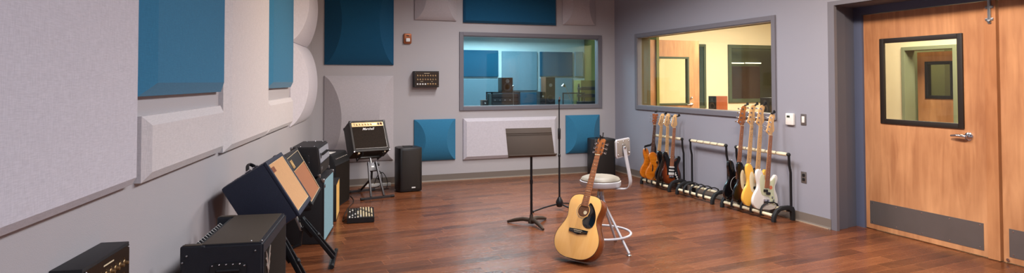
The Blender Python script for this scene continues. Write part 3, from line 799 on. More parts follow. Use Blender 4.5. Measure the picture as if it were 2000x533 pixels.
cat_panel(bevel_panel(M['blue_dark'], BWm(2.45, 2.345), 1.52, 0.62, 0.025, 0.055, 0.03), 'wide dark blue panel above the back window')
cat_panel(bevel_panel(M['cream'], BWm(2.45, 0.300), 1.52, 0.61, 0.025, 0.055, 0.045), 'wide cream panel under the back window behind the music stand')

# ================================================================ WALL FITTINGS
def mixer_box(m4, label):
    """personal monitor mixer: wedge box with rows of knobs; local x width, y out of the wall, z up"""
    t = thing('monitor_mixer_box', label, 'mixer box', m4, 'personal mixer boxes on the walls')
    W_, H_, D_ = 0.365, 0.235, 0.10
    MB().span((0, 0, 0), (W_, D_, H_), bevel=0.003).build('case', M['black'], t)
    MB().span((0.012, D_, 0.012), (W_-0.006, D_+0.003, H_-0.012)).build('faceplate', M['faceplate'], t, smooth=0)
    for r_ in range(3):
        for c in range(8):
            x, z = 0.050+c*0.0375, H_-0.068-r_*0.056-(0.008 if r_ == 2 else 0)
            k = MB()
            if r_ < 2:
                k.lathe([(0.0115, 0), (0.0115, 0.002), (0.0105, 0.003), (0.007, 0.003), (0.006, 0.016), (0, 0.017)], o=(x, D_+0.003, z), axis=(0, 1, 0), n=12)
                k.box((x, D_+0.004, z+0.015), (0.003, 0.002, 0.010))
                k.build('knob', M['brass'], t)
            else:
                k.lathe([(0.012, 0), (0.012, 0.003), (0.008, 0.004), (0.007, 0.001), (0, 0.001)], o=(x, D_+0.003, z), axis=(0, 1, 0), n=14)
                k.build('socket', M['white'] if c < 4 else M['brass'], t)
    for xa, xb, za, zb in ((0.145, 0.225, H_-0.036, H_-0.031), (0.09, 0.13, 0.082, 0.086), (0.25, 0.27, 0.082, 0.086)):
        MB().span((xa, D_+0.003, za), (xb, D_+0.0036, zb)).build('lettering', M['ivory'], t)
    for x in (0.018, W_-0.014):
        for z in (0.018, H_-0.018): MB().ball((x, D_+0.003, z), 0.004, n=8).build('screw', M['steel'], t)
    return t
mixer_box(basis((1, 0, 0), (0, -1, 0), (0, 0, 1), (1.697, YB, 1.380)), 'black box of three rows of knobs on the back wall left of the window')
mixer_box(basis(LWT, LWN, (0, 0, 1), LW(2.268, 0.607)), 'black box of knobs on the left wall at the bottom left corner')

t = thing('fire_alarm', 'bronze coloured fire alarm strobe high on the back wall', 'fire alarm', basis((1, 0, 0), (0, -1, 0), (0, 0, 1), (1.557, YB, 2.008)))
MB().prism(rrect(0.058, 0.076, 0.114, 0.150, 0.018), 0, 0.03, 0.006, basis((1, 0, 0), (0, 0, 1), (0, 1, 0))).build('cover', M['copper'], t)
MB().prism(rrect(0.060, 0.056, 0.062, 0.052, 0.012), 0.028, 0.05, 0.006, basis((1, 0, 0), (0, 0, 1), (0, 1, 0))).build('strobe_lens', M['white'], t)
MB().prism(rrect(0.058, 0.118, 0.04, 0.016, 0.005), 0.029, 0.032, 0, basis((1, 0, 0), (0, 0, 1), (0, 1, 0))).build('nameplate', M['faceplate'], t)

t = thing('thermostat', 'white thermostat on the right wall beside the window', 'thermostat', basis((0, -1, 0), (-1, 0, 0), (0, 0, 1), (XR, 5.132, 0.995)))
MB().prism(rrect(0.056, 0.062, 0.108, 0.124, 0.008), 0, 0.028, 0.006, basis((1, 0, 0), (0, 0, 1), (0, 1, 0))).build('case', M['white'], t)
MB().span((0.022, 0.027, 0.078), (0.064, 0.0295, 0.100)).build('display', M['dark_glass'], t)
t = thing('light_switch', 'white rocker light switch in a steel plate on the right wall', 'light switch', basis((0, -1, 0), (-1, 0, 0), (0, 0, 1), (XR, 4.943, 1.003)))
MB().span((0, 0, 0), (0.070, 0.006, 0.116), bevel=0.002).build('plate', M['kick'], t)
MB().span((0.018, 0.006, 0.026), (0.052, 0.012, 0.092), bevel=0.002).build('rocker', M['white'], t)
t = thing('power_outlet', 'dark duplex power outlet low on the right wall near the door recess', 'power outlet', basis((0, -1, 0), (-1, 0, 0), (0, 0, 1), (XR, 4.950, 0.405)))
MB().span((0, 0, 0), (0.070, 0.005, 0.116), bevel=0.002).build('plate', M['kick'], t)
MB().prism(rrect(0.035, 0.036, 0.034, 0.032, 0.01), 0.004, 0.009, 0.001, basis((1, 0, 0), (0, 0, 1), (0, 1, 0))).build('socket', M['plastic'], t)
MB().prism(rrect(0.035, 0.080, 0.034, 0.032, 0.01), 0.004, 0.009, 0.001, basis((1, 0, 0), (0, 0, 1), (0, 1, 0))).build('socket', M['plastic'], t)
#PART2
# ================================================================ AMPLIFIERS
def amp_matrix(x, y, z, yaw, tilt):
    """origin at the box centre; local x is the front, y the width (away), z up; tilt leans it back"""
    return Matrix.Translation((x, y, z)) @ Matrix.Rotation(R(yaw), 4, 'Z') @ Matrix.Rotation(-R(tilt), 4, 'Y')

def shell(t, w_, d, h, mt, lip=0.022, border=0.03, bevel=0.012, name='cabinet'):
    m = MB()
    m.box((-lip/2, 0, 0), (d-lip, w_, h), bevel=bevel)
    x0, x1 = d/2-lip-0.004, d/2
    for c, s in (((0, -w_/2+border/2), (border, h)), ((0, w_/2-border/2), (border, h)), ((h/2-border/2, 0), (w_-2*border+0.01, border)), ((-h/2+border/2, 0), (w_-2*border+0.01, border))):
        m.box(((x0+x1)/2, c[1], c[0]), (x1-x0, s[0], s[1]), bevel=min(bevel*0.6, 0.007))
    return m.build(name, mt, t)
def front_rect(y0, y1, z0, z1, x, th=0.006):
    return MB().span((x, y0, z0), (x+th, y1, z1))
def piping(t, y0, y1, z0, z1, x, mt, r=0.003, name='piping', sides='lrtb'):
    m = MB()
    if 'l' in sides: m.tube([(x, y0, z0), (x, y0, z1)], r, n=6)
    if 'r' in sides: m.tube([(x, y1, z0), (x, y1, z1)], r, n=6)
    if 't' in sides: m.tube([(x, y0, z1), (x, y1, z1)], r, n=6)
    if 'b' in sides: m.tube([(x, y0, z0), (x, y1, z0)], r, n=6)
    return m.build(name, mt, t)
def corners(t, w_, d, h, mt, size=0.035, only=None, which=None):
    for ix in (-1, 1):
        for iy in (-1, 1):
            for iz in (-1, 1):
                if only and (ix, iy, iz) not in only: continue
                m = MB(); c = Vector((ix*(d/2-size/2+0.003), iy*(w_/2-size/2+0.003), iz*(h/2-size/2+0.003)))
                m.box(c, (size, size, size), bevel=size*0.32, seg=3)
                m.build('corner_cap', mt, t)
def strap_handle(t, c, along, out, length, mt, cap=None, rise=0.028):
    c, along, out = Vector(c), Vector(along).normalized(), Vector(out).normalized()
    pts = [c + along*(length*(k/8-0.5)) + out*(0.008 + rise*math.sin(PI*k/8)) for k in range(9)]
    h = MB().tube(pts, 0.0, n=10, flat=(0.013, 0.006), up=out).build('handle', mt, t)
    e = along.cross(out)
    for s in (-1, 1):
        q = c + along*(s*length/2)
        rot = Matrix((along, e, out)).transposed()
        MB().box(q+out*0.006, (0.04, 0.034, 0.012), rot=rot, bevel=0.005).build('handle_cap', cap or M['chrome'], t)
    return h
def knob_row(t, n, p0, p1, axis, mt, r=0.009, hgt=0.012, name='knob'):
    p0, p1 = Vector(p0), Vector(p1)
    for k in range(n):
        p = p0.lerp(p1, k/(max(1, n-1)))
        MB().lathe([(r, 0), (r, hgt*0.3), (r*0.75, hgt*0.4), (r*0.65, hgt), (0, hgt)], o=p, axis=axis, n=12).build(name, mt, t)

# local X front, Y width ; text plane helper: text reads from viewer's left to right when looking at the front
def front_text(t, s, size, y, z, x, mt, shear=0.0, bold=0.0, name='lettering', roll=0.0):
    # viewer looks along -x: right hand is +y
    m4 = basis((0, 1, 0), (0, 0, 1), (1, 0, 0), (x, y, z)) @ Matrix.Rotation(roll, 4, 'Z')
    return text_mesh(name, s, size, 0.0012, mt, t, m4, shear, bold)

# --- A: big dark combo at the bottom of the picture
w_, d, h = 0.665, 0.364, 0.70
t = thing('bass_amplifier', 'big dark brown and black amplifier in the foreground with a silver winged emblem', 'amplifier', amp_matrix(-0.237, 3.486, h/2+0.002, -8.7, 0))
m = MB()
out = [(-d/2, -h/2), (d/2, -h/2), (d/2, h/2), (-d/2+0.085, h/2), (-d/2, h/2-0.10)]
a_ = [m.bm.verts.new((x, -w_/2, z)) for x, z in out]; b_ = [m.bm.verts.new((x, w_/2, z)) for x, z in out]
m.skin([a_, b_]); bmesh.ops.bevel(m.bm, geom=m.bm.edges[:], offset=0.010, segments=3, affect='EDGES')
m.build('cabinet', M['ampblue'], t)
MB().box((0.035, 0, h/2+0.0005), (d-0.115, w_-0.03, 0.004), bevel=0.0015).build('top_covering', M['topbrown'], t)
MB().box((d/2-0.001, 0, -0.02), (0.006, w_-0.06, h-0.07), bevel=0.002).build('grille', M['ampgrille'], t)
# winged silver badge on the front
g = MB()
for sx, pts in ((1, [(0, -0.02), (0.012, -0.005), (0.03, 0.03), (0.055, 0.045), (0.04, 0.02), (0.05, 0.015), (0.03, -0.002), (0.036, -0.012), (0.014, -0.03), (0, -0.05)]),
                (-1, [(0, -0.02), (0.012, -0.005), (0.03, 0.03), (0.055, 0.045), (0.04, 0.02), (0.05, 0.015), (0.03, -0.002), (0.036, -0.012), (0.014, -0.03), (0, -0.05)])):
    g.prism([(sx*a*1.05, b*1.35) for a, b in pts], 0, 0.004, 0.0, basis((0, 1, 0), (0, 0, 1), (1, 0, 0), (d/2+0.003, -w_/2+0.100, h/2-0.112)))
g.lathe([(0.013, 0), (0.013, 0.006), (0, 0.008)], o=(d/2+0.003, -w_/2+0.100, h/2-0.147), axis=(1, 0, 0), n=12)
g.build('winged_emblem', M['emblem'], t)
# control panel on the rear slope with knobs
sl0, sl1 = Vector((-d/2, 0, h/2-0.10)), Vector((-d/2+0.085, 0, h/2))
sd = (sl1-sl0).normalized(); sn = Vector((-sd.z, 0, sd.x))
ctr = (sl0+sl1)/2
rot = Matrix((sd, Vector((0, 1, 0)), sn)).transposed()
MB().box(ctr+sn*0.002, (0.105, w_-0.08, 0.006), rot=rot).build('control_panel', M['plastic'], t)
for k in range(14):
    p = ctr + sn*0.004 + Vector((0, -w_/2+0.075+k*0.0395, 0))
    kb = MB().lathe([(0.0095, 0), (0.0095, 0.006), (0.007, 0.008), (0.0062, 0.024), (0, 0.025)], o=p, axis=sn, n=12).build('knob', M['plastic'], t)
    MB().box(p+sn*0.0165, (0.0145, 0.0028, 0.019), rot=rot).build('pointer', M['white'], kb)
for s in (-1, 1):
    MB().box((-d/2+0.054, s*(w_/2-0.022), h/2-0.056), (0.108, 0.043, 0.110), bevel=0.010, seg=3).build('end_cheek', M['ampblue'], t)
    MB().box((-d/2+0.052, s*(w_/2-0.022), h/2+0.0005), (0.080, 0.034, 0.003), bevel=0.001).build('top_covering', M['topbrown'], t)
# recessed side handle with a riveted frame
hy = -w_/2
g = MB()
g.prism(rrect(0.03, h/2-0.145, 0.16, 0.12, 0.02), -0.001, 0.005, 0.001, basis((1, 0, 0), (0, 0, 1), (0, -1, 0), (0, hy, 0)))
f = g.build('side_handle', M['plastic'], t)
MB().prism(rrect(0.03, h/2-0.150, 0.115, 0.072, 0.012), 0.0, 0.0062, 0, basis((1, 0, 0), (0, 0, 1), (0, -1, 0), (0, hy, 0))).build('handle_cup', M['rubber'], f)
MB().tube([(-0.02, hy-0.008, h/2-0.120), (0.08, hy-0.008, h/2-0.120)], 0.008, n=8).build('grip', M['black'], f)
rv = [(-0.04, 0.05), (-0.01, 0.053), (0.02, 0.053), (0.05, 0.053), (0.08, 0.053), (0.10, 0.045), (0.103, 0.0), (-0.043, 0.0), (-0.03, -0.053), (0.03, -0.053), (0.09, -0.053)]
for a, b in rv:
    MB().ball((a, hy-0.006, h/2-0.145+b), 0.0045, n=8).build('rivet', M['chrome'], f)
for a, b in ((-d/2+0.03, h/2-0.045), (-d/2+0.012, h/2-0.075), (d/2-0.035, h/2-0.035), (d/2-0.06, h/2+0.003), (d/2-0.012, h/2+0.003)):
    MB().ball((a, hy-0.001 if b < h/2 else hy+0.03, b), 0.005, n=8).build('rivet', M['steel'], t)

# --- tilting amplifier stand
def amp_stand(m4, label, xf, xr, bar, plate, tip, tilt, arm=0.30, rail=0.065, mt='standmetal', group='tilted amplifier stands', plen=0.15):
    """plate=(x,z) pivot centre, tip=(x,z) top of the pole where the cradle starts"""
    t = thing('amplifier_stand', label, 'amplifier stand', m4, group)
    mt = M[mt]
    px, pz = plate
    for nm, x, b in (('front_foot_bar', xf, bar), ('rear_foot_bar', xr, bar*0.85)):
        fb = MB().box((x, 0, 0.017), (0.028, b, 0.026), bevel=0.004).build(nm, mt, t)
        for s in (-1, 1):
            MB().cyl((x, s*(b/2-0.03), 0.0165), (x, s*(b/2+0.02), 0.0165), 0.0165, n=14).build('rubber_end', M['rubber'], fb)
    for s in (-1, 1):
        A, B = Vector((xf, s*rail*0.85, 0.03)), Vector((px, s*rail*0.5, pz+0.05))
        x_, y_, d_ = frame_along(B-A)
        MB().box((A+B)/2, (0.030, 0.022, (B-A).length), rot=Matrix((Vector((0, 1, 0)).cross(d_), Vector((0, 1, 0)), d_)).transposed(), bevel=0.003).build('rail', mt, t)
    dr = (Vector((px, 0, pz))-Vector((xf, 0, 0.03))).normalized(); nr = Vector((0, 1, 0)).cross(dr)
    rot = Matrix((nr, Vector((0, 1, 0)), dr)).transposed()
    side = mt is M['blackmetal']
    pc = Vector((px, 0, pz))-dr*(0.075 if side else 0.02)
    pl = MB().box(pc, (0.034, rail+0.012, 0.11), rot=rot, bevel=0.004).build('pivot_plate', mt, t)
    MB().box(pc+nr*0.019, (0.003, 0.036, 0.018), rot=rot).build('badge', M['white'], pl)
    # pole to the cradle
    A, B = Vector((px, 0, pz-0.05)), Vector((tip[0], 0, tip[1]))
    MB().tube([A, B], 0.014, n=12).build('pole', M['steel'], t)
    # rear strut
    MB().tube([(xr, 0, 0.03), (px-0.01, 0, pz-0.16), (px, 0, pz-0.02)], 0.014, n=10).build('strut', M['blackmetal'], t)
    for zz in (pz+0.01, pz-0.13):
        q = Vector((px, rail*0.5+0.012, zz)) + (Vector((xf-px, 0, -pz)).normalized()*(pz-zz if zz < pz else 0))*0.3
        ax = (0, 1, 0)
        if side: q = pc + nr*0.012 + dr*(0.10 if zz > pz else -0.075) + Vector((0, -0.01, 0)); ax = nr
        MB().lathe([(0.007, 0), (0.007, 0.012), (0.020, 0.014), (0.021, 0.030), (0.017, 0.036), (0, 0.037)], o=q, axis=ax, n=12).build('clamp_knob', M['plastic'], t)
    # cradle: two bottom arms and backs following the tilt
    tl = R(tilt); fwd = Vector((math.cos(tl), 0, math.sin(tl))); upv = Vector((-math.sin(tl), 0, math.cos(tl)))
    c0 = Vector((tip[0], 0, tip[1]))
    MB().box(c0-upv*0.012, (0.05, 0.30, 0.024), rot=Matrix((fwd, Vector((0, 1, 0)), upv)).transposed(), bevel=0.004).build('cradle_bar', M['blackmetal'], t)
    for s in (-1, 1):
        o_ = c0+Vector((0, s*0.14, 0))-upv*0.012
        a = MB().tube([o_-fwd*arm*0.45+upv*0.10, o_-fwd*arm*0.45, o_+fwd*arm*0.55, o_+fwd*(arm*0.55+0.012)+upv*0.03], 0.0085, n=8).build('cradle_arm', M['blackmetal'], t)
    return t

# --- B: navy combo with tan grille, tilted
Bx, By, Bz, Bw, Bd, Bh, Bt, Byaw = -0.112, 4.30, 0.727, 0.545, 0.305, 0.392, 31.5, -9
t = thing('tilted_amplifier', 'navy amplifier with a plain tan grille cloth tilted back on a stand', 'amplifier', amp_matrix(Bx, By, Bz, Byaw, Bt))
shell(t, Bw, Bd, Bh, M['navy'], 0.016, 0.028, 0.020)
front_rect(-Bw/2+0.03, Bw/2-0.03, -Bh/2+0.03, Bh/2-0.028, Bd/2-0.014).build('grille', M['tan_cloth'], t, smooth=0)
piping(t, -Bw/2+0.03, Bw/2-0.03, -Bh/2+0.03, Bh/2-0.028, Bd/2-0.006, M['ivory'], 0.0022)
MB().span((Bd/2-0.008, -Bw/2+0.05, Bh/2-0.085), (Bd/2-0.005, -Bw/2+0.14, Bh/2-0.050)).build('nameplate', M['copper'], t)
strap_handle(t, (0.0, -0.03, Bh/2), (0, 1, 0), (0, 0, 1), 0.20, M['rubber'], M['chrome'], 0.034)
MB().box((-Bd/2+0.05, 0, Bh/2+0.001), (0.05, Bw-0.12, 0.006), bevel=0.002).build('control_panel', M['chrome'], t)
MB().box((-Bd/2-0.001, 0, 0.05), (0.006, Bw-0.06, Bh*0.45), bevel=0.002).build('back_panel', M['plastic'], t)

# --- C: tilted combo with the brown diamond cloth
Cx, Cy, Cz, Cw, Cd, Ch, Ct, Cyaw = 0.020, 5.33, 0.640, 0.700, 0.250, 0.425, 29, -7.8
t = thing('tilted_amplifier', 'black amplifier with brown ribbed grille cloth and gold trim, tilted back behind the navy one', 'amplifier', amp_matrix(Cx, Cy, Cz, Cyaw, Ct))
shell(t, Cw, Cd, Ch, M['black'], 0.018, 0.022, 0.014)
zs = Ch/2-0.135
front_rect(-Cw/2+0.024, Cw/2-0.024, -Ch/2+0.024, zs, Cd/2-0.014).build('grille', M['vox'], t, smooth=0)
front_rect(-Cw/2+0.024, Cw/2-0.024, zs+0.002, Ch/2-0.022, Cd/2-0.014, 0.007).build('upper_panel', M['black'], t, smooth=0)
piping(t, -Cw/2+0.024, Cw/2-0.024, -Ch/2+0.024, Ch/2-0.022, Cd/2-0.003, M['ivory'], 0.0022)
piping(t, -Cw/2+0.024, Cw/2-0.024, zs, zs, Cd/2-0.007, M['gold'], 0.003, 'gold_strip', 't')
MB().prism([(-.040, -.034), (-.018, -.034), (-.018, .004), (.012, -.034), (.040, -.034), (.040, .026), (.050, .034), (.018, .034), (.018, -.002), (-.012, .034), (-.050, .034), (-.040, .026)], 0.0, 0.005, 0.0, basis((0, 1, 0), (0, 0, 1), (1, 0, 0), (Cd/2-0.007, -Cw/2+0.15, zs+0.052))).build('gold_emblem', M['gold'], t, smooth=0)
strap_handle(t, (0.0, -0.02, Ch/2), (0, 1, 0), (0, 0, 1), 0.20, M['rubber'], M['gold'], 0.03)
corners(t, Cw, Cd, Ch, M['plastic'], 0.03, [(1, 1, -1), (1, -1, -1), (1, 1, 1), (1, -1, 1)])

amp_stand(place(Bx+0.02, By, 0, R(Byaw)), 'amplifier stand under the tan grille amplifier, nearer of the two on the left', 0.27, -0.22, 0.42, (0.055, 0.40), (-0.005, 0.515), Bt, 0.26, mt='blackmetal')
amp_stand(place(Cx+0.02, Cy-0.06, 0, R(Cyaw)), 'amplifier stand under the brown ribbed cloth amplifier, its foot nearest the blue cabinet', 0.325, -0.24, 0.46, (0.070, 0.305), (0.00, 0.425), Ct, 0.26, mt='blackmetal')

# --- D: amplifier head on the teal cabinet
Tw, Td, Th = 0.625, 0.345, 0.582
Tm = (0.202, 6.105, Th/2+0.002, -11.5)
t = thing('speaker_cabinet', 'black speaker cabinet with a pale blue grille under the amplifier head', 'speaker cabinet', amp_matrix(Tm[0], Tm[1], Tm[2], Tm[3], 0))
shell(t, Tw, Td, Th, M['black'], 0.012, 0.018, 0.010)
front_rect(-Tw/2+0.016, Tw/2-0.016, -Th/2+0.016, Th/2-0.016, Td/2-0.009).build('grille', M['teal_cloth'], t, smooth=0)
corners(t, Tw, Td, Th, M['steel'], 0.036, [(1, -1, 1), (1, 1, 1), (1, 1, -1), (1, -1, -1), (-1, -1, 1)])
MB().box((Td/2-0.001, -Tw/2+0.05, Th/2-0.07), (0.004, 0.05, 0.03), bevel=0.001).build('badge', M['chrome'], t)
MB().prism(rrect(0.0, 0.06, 0.13, 0.09, 0.02), -0.001, 0.004, 0.001, basis((1, 0, 0), (0, 0, 1), (0, -1, 0), (0, -Tw/2, 0))).build('side_handle', M['plastic'], t)

Hw, Hd, Hh = 0.615, 0.262, 0.272
t = thing('guitar_amplifier', 'black amplifier head with a silver panel sitting on the blue grille cabinet', 'amplifier', amp_matrix(0.205, 6.10, Th+0.018+Hh/2, -11, 0))
m = MB()
out = [(-Hd/2, -Hh/2), (Hd/2-0.012, -Hh/2), (Hd/2, -Hh/2+0.09), (Hd/2-0.022, Hh/2), (-Hd/2, Hh/2)]
a_ = [m.bm.verts.new((x, -Hw/2, z)) for x, z in out]; b_ = [m.bm.verts.new((x, Hw/2, z)) for x, z in out]
m.skin([a_, b_]); bmesh.ops.bevel(m.bm, geom=m.bm.edges[:], offset=0.010, segments=3, affect='EDGES')
m.build('cabinet', M['black'], t)
pA, pB = Vector((Hd/2-0.003, 0, -Hh/2+0.125)), Vector((Hd/2-0.019, 0, Hh/2-0.022))
pd = (pB-pA).normalized(); pn = Vector((pd.z, 0, -pd.x))
rot = Matrix((pn, Vector((0, 1, 0)), pd)).transposed()
MB().box((pA+pB)/2+pn*0.002, (0.006, Hw-0.05, (pB-pA).length), rot=rot).build('control_panel', M['panel_silver'], t)
for k in range(8):
    p = pA.lerp(pB, 0.55)+pn*0.005+Vector((0, -Hw/2+0.12+k*0.045, 0))
    MB().lathe([(0.012, 0), (0.012, 0.006), (0.009, 0.008), (0.008, 0.022), (0, 0.023)], o=p, axis=pn, n=12).build('knob', M['plastic'], t)
MB().box(pA.lerp(pB, 0.5)+pn*0.004+Vector((0, -Hw/2+0.065, 0)), (0.006, 0.05, 0.05), rot=rot, bevel=0.002).build('vent', M['plastic'], t)
MB().span((Hd/2-0.004, -Hw/2+0.03, -Hh/2+0.03), (Hd/2-0.0, Hw/2-0.03, -Hh/2+0.110)).build('lower_grille', M['speaker_grille'], t)
MB().span((Hd/2-0.002, -Hw/2+0.05, -Hh/2+0.055), (Hd/2+0.003, -Hw/2+0.13, -Hh/2+0.085), bevel=0.001).build('nameplate', M['steel'], t)
corners(t, Hw, Hd, Hh, M['steel'], 0.03, [(1, -1, -1), (1, 1, -1)])
corners(t, Hw, Hd, Hh, M['steel'], 0.024, [(-1, -1, 1)])
for a, b in ((0.07, -0.26), (-0.05, -0.26), (0.07, 0.26), (0.0, 0.26), (-0.08, 0.26)):
    MB().ball((a, b, Hh/2), 0.006, n=8).build('stud', M['chrome'], t)
f = MB().prism(rrect(0.0, 0.0, 0.12, 0.15, 0.02), -0.001, 0.005, 0.001, basis((1, 0, 0), (0, 0, 1), (0, -1, 0), (-0.02, -Hw/2, -0.01))).build('side_handle', M['plastic'], t)
MB().prism(rrect(0.0, 0.0, 0.08, 0.105, 0.012), 0.0, 0.006, 0, basis((1, 0, 0), (0, 0, 1), (0, -1, 0), (-0.02, -Hw/2, -0.01))).build('handle_cup', M['rubber'], f)
for a, b in ((-0.07, 0.06), (0.03, 0.06), (-0.07, 0), (0.033, 0), (-0.07, -0.065), (0.03, -0.065)):
    MB().ball((a, -Hw/2-0.005, b), 0.0045, n=8).build('rivet', M['chrome'], f)
for a in (-1, 1):
    for b in (-1, 1):
        MB().cyl((a*(Hd/2-0.04), b*(Hw/2-0.05), -Hh/2-0.016), (a*(Hd/2-0.04), b*(Hw/2-0.05), -Hh/2+0.002), 0.014, n=12).build('foot', M['rubber'], t)

# --- orange cabinet behind
Ow, Od, Oh = 0.50, 0.28, 0.385
t = thing('small_amplifier', 'small amplifier with an orange yellow grille standing on the floor behind the blue cabinet', 'amplifier', amp_matrix(0.375, 6.91, Oh/2+0.002, -8, 0))
shell(t, Ow, Od, Oh, M['black'], 0.010, 0.014, 0.010)
front_rect(-Ow/2+0.012, Ow/2-0.012, -Oh/2+0.012, Oh/2-0.014, Od/2-0.007).build('grille', M['gold_cloth'], t, smooth=0)
strap_handle(t, (0.07, 0.0, Oh/2), (0, 1, 0), (0, 0, 1), 0.20, M['rubber'], M['chrome'], 0.05)

# --- F: tall black amp in the corner
Fw, Fd, Fh = 0.60, 0.30, 0.615
t = thing('corner_amplifier', 'tall black amplifier with a knobbed top panel in the corner behind the head', 'amplifier', amp_matrix(0.475, 7.60, Fh/2+0.002, -21, 0))
m = MB()
out = [(-Fd/2, -Fh/2), (Fd/2, -Fh/2), (Fd/2, Fh/2-0.11), (Fd/2-0.05, Fh/2), (-Fd/2, Fh/2)]
a_ = [m.bm.verts.new((x, -Fw/2, z)) for x, z in out]; b_ = [m.bm.verts.new((x, Fw/2, z)) for x, z in out]
m.skin([a_, b_]); bmesh.ops.bevel(m.bm, geom=m.bm.edges[:], offset=0.008, segments=2, affect='EDGES')
m.build('cabinet', M['black'], t)
front_rect(-Fw/2+0.02, Fw/2-0.02, -Fh/2+0.02, Fh/2-0.125, Fd/2-0.002).build('grille', M['ampgrille'], t, smooth=0)
pA, pB = Vector((Fd/2, 0, Fh/2-0.11)), Vector((Fd/2-0.05, 0, Fh/2)); pd = (pB-pA).normalized(); pn = Vector((pd.z, 0, -pd.x))
rot = Matrix((pn, Vector((0, 1, 0)), pd)).transposed()
MB().box((pA+pB)/2+pn*0.001, (0.005, Fw-0.05, 0.095), rot=rot).build('control_panel', M['plastic'], t)
for k in range(9):
    MB().lathe([(0.011, 0), (0.011, 0.010), (0.007, 0.012), (0, 0.018)], o=(pA+pB)/2+pn*0.003+Vector((0, -Fw/2+0.08+k*0.054, 0)), axis=pn, n=10).build('knob', M['chrome'], t)
MB().span((-0.05, -0.16, Fh/2), (0.05, 0.05, Fh/2+0.004)).build('top_sheet', M['white'], t)

# --- G: black and gold combo on the front stand
Gx, Gy, Gz, Gw, Gd, Gh, Gt, Gyaw = 0.959, 8.10, 0.715, 0.482, 0.248, 0.425, 27, -76
t = thing('tilted_amplifier', 'black amplifier with a gold knob panel and white script, tilted by the back wall', 'amplifier', amp_matrix(Gx, Gy, Gz, Gyaw, Gt))
shell(t, Gw, Gd, Gh, M['brownblack'], 0.016, 0.026, 0.014)
front_rect(-Gw/2+0.028, Gw/2-0.028, -Gh/2+0.040, Gh/2-0.085, Gd/2-0.013).build('grille', M['black_cloth'], t, smooth=0)
gp = front_rect(-Gw/2+0.028, Gw/2-0.028, Gh/2-0.082, Gh/2-0.026, Gd/2-0.013, 0.009).build('gold_panel', M['gold'], t, smooth=0)
knob_row(t, 6, (Gd/2-0.004, -Gw/2+0.10, Gh/2-0.054), (Gd/2-0.004, 0.05, Gh/2-0.054), (1, 0, 0), M['brass'], 0.0105, 0.014)
for k, y in enumerate((Gw/2-0.095, Gw/2-0.060)):
    MB().box((Gd/2-0.003, y, Gh/2-0.052), (0.006, 0.026, 0.030), bevel=0.002).build('rocker_switch', M['plastic'] if k == 0 else M['maroon'], t)
for z in (-0.045, -0.062):
    MB().cyl((Gd/2-0.005, -Gw/2+0.062, Gh/2+z), (Gd/2-0.001, -Gw/2+0.062, Gh/2+z), 0.006, n=10).build('input_jack', M['plastic'], t)
MB().span((Gd/2-0.0045, Gw/2-0.19, Gh/2-0.060), (Gd/2-0.003, Gw/2-0.125, Gh/2-0.048)).build('panel_print', M['brass'], t)
front_text(t, 'Marshall', 0.046, -0.005, Gh/2-0.118, Gd/2-0.006, M['white'], 0.40, 0.0004, 'script_name')
piping(t, -Gw/2+0.030, Gw/2-0.030, -Gh/2+0.042, Gh/2-0.026, Gd/2-0.003, M['white'], 0.0022, 'piping', 'rb')
corners(t, Gw, Gd, Gh, M['plastic'], 0.036, [(1, -1, 1), (1, 1, 1), (-1, -1, 1), (-1, 1, 1)])
corners(t, Gw, Gd, Gh, M['steel'], 0.018, [(1, -1, -1), (1, 1, -1)])
strap_handle(t, (-0.02, 0, Gh/2), (0, 1, 0), (0, 0, 1), 0.22, M['rubber'], M['brass'], 0.012)
for y in (-0.17, 0.17):
    MB().box((Gd/2-0.045, y, -Gh/2-0.008), (0.05, 0.026, 0.018), bevel=0.004).build('foot', M['ivory'], t)
amp_stand(place(0.985, 8.045, 0, R(Gyaw)), 'amplifier stand under the black and gold amplifier near the back wall', 0.295, -0.28, 0.40, (0.10, 0.39), (0.03, 0.50), Gt, 0.24, 0.10)

# --- loudspeakers
def loudspeaker(x, y, yaw, w_, d, h, label, badge=True):
    t = thing('loudspeaker', label, 'speaker', amp_matrix(x, y, h/2+0.008, yaw, 0))
    prof = [(d/2, -w_/2+0.02), (d/2+0.012, -w_/2+0.06), (d/2+0.012, w_/2-0.06), (d/2, w_/2-0.02), (d/2-0.04, w_/2), (-d/2+0.06, w_/2-0.01), (-d/2, w_/2-0.07), (-d/2, -w_/2+0.07), (-d/2+0.06, -w_/2+0.01), (d/2-0.04, -w_/2)]
    m = MB().prism(prof, -h/2, h/2, 0.012); m.build('cabinet', M['plastic'], t)
    m = MB(); m.prism([(d/2+0.0, -w_/2+0.028), (d/2+0.018, -w_/2+0.066), (d/2+0.018, w_/2-0.066), (d/2+0.0, w_/2-0.028)], -h/2+0.03, h/2-0.03, 0.004)
    m.build('grille', M['speaker_grille'], t)
    if badge: MB().span((d/2+0.017, 0.005, -h/2+0.045), (d/2+0.021, 0.055, -h/2+0.060)).build('badge', M['white'], t)
    MB().box((-0.02, 0, h/2+0.004), (0.10, 0.12, 0.016), bevel=0.006).build('top_handle', M['plastic'], t)
    for a in (-1, 1):
        for b in (-1, 1): MB().cyl((a*d*0.33, b*w_*0.33, -h/2-0.007), (a*d*0.33, b*w_*0.33, -h/2+0.004), 0.015, n=10).build('foot', M['rubber'], t)
    return t
loudspeaker(1.520, 8.235, -84.5, 0.325, 0.32, 0.575, 'black loudspeaker on the floor beside the stand of the gold panel amplifier')
loudspeaker(4.545, 8.40, -95, 0.375, 0.33, 0.575, 'black loudspeaker on the floor in the right corner behind the stool', False)

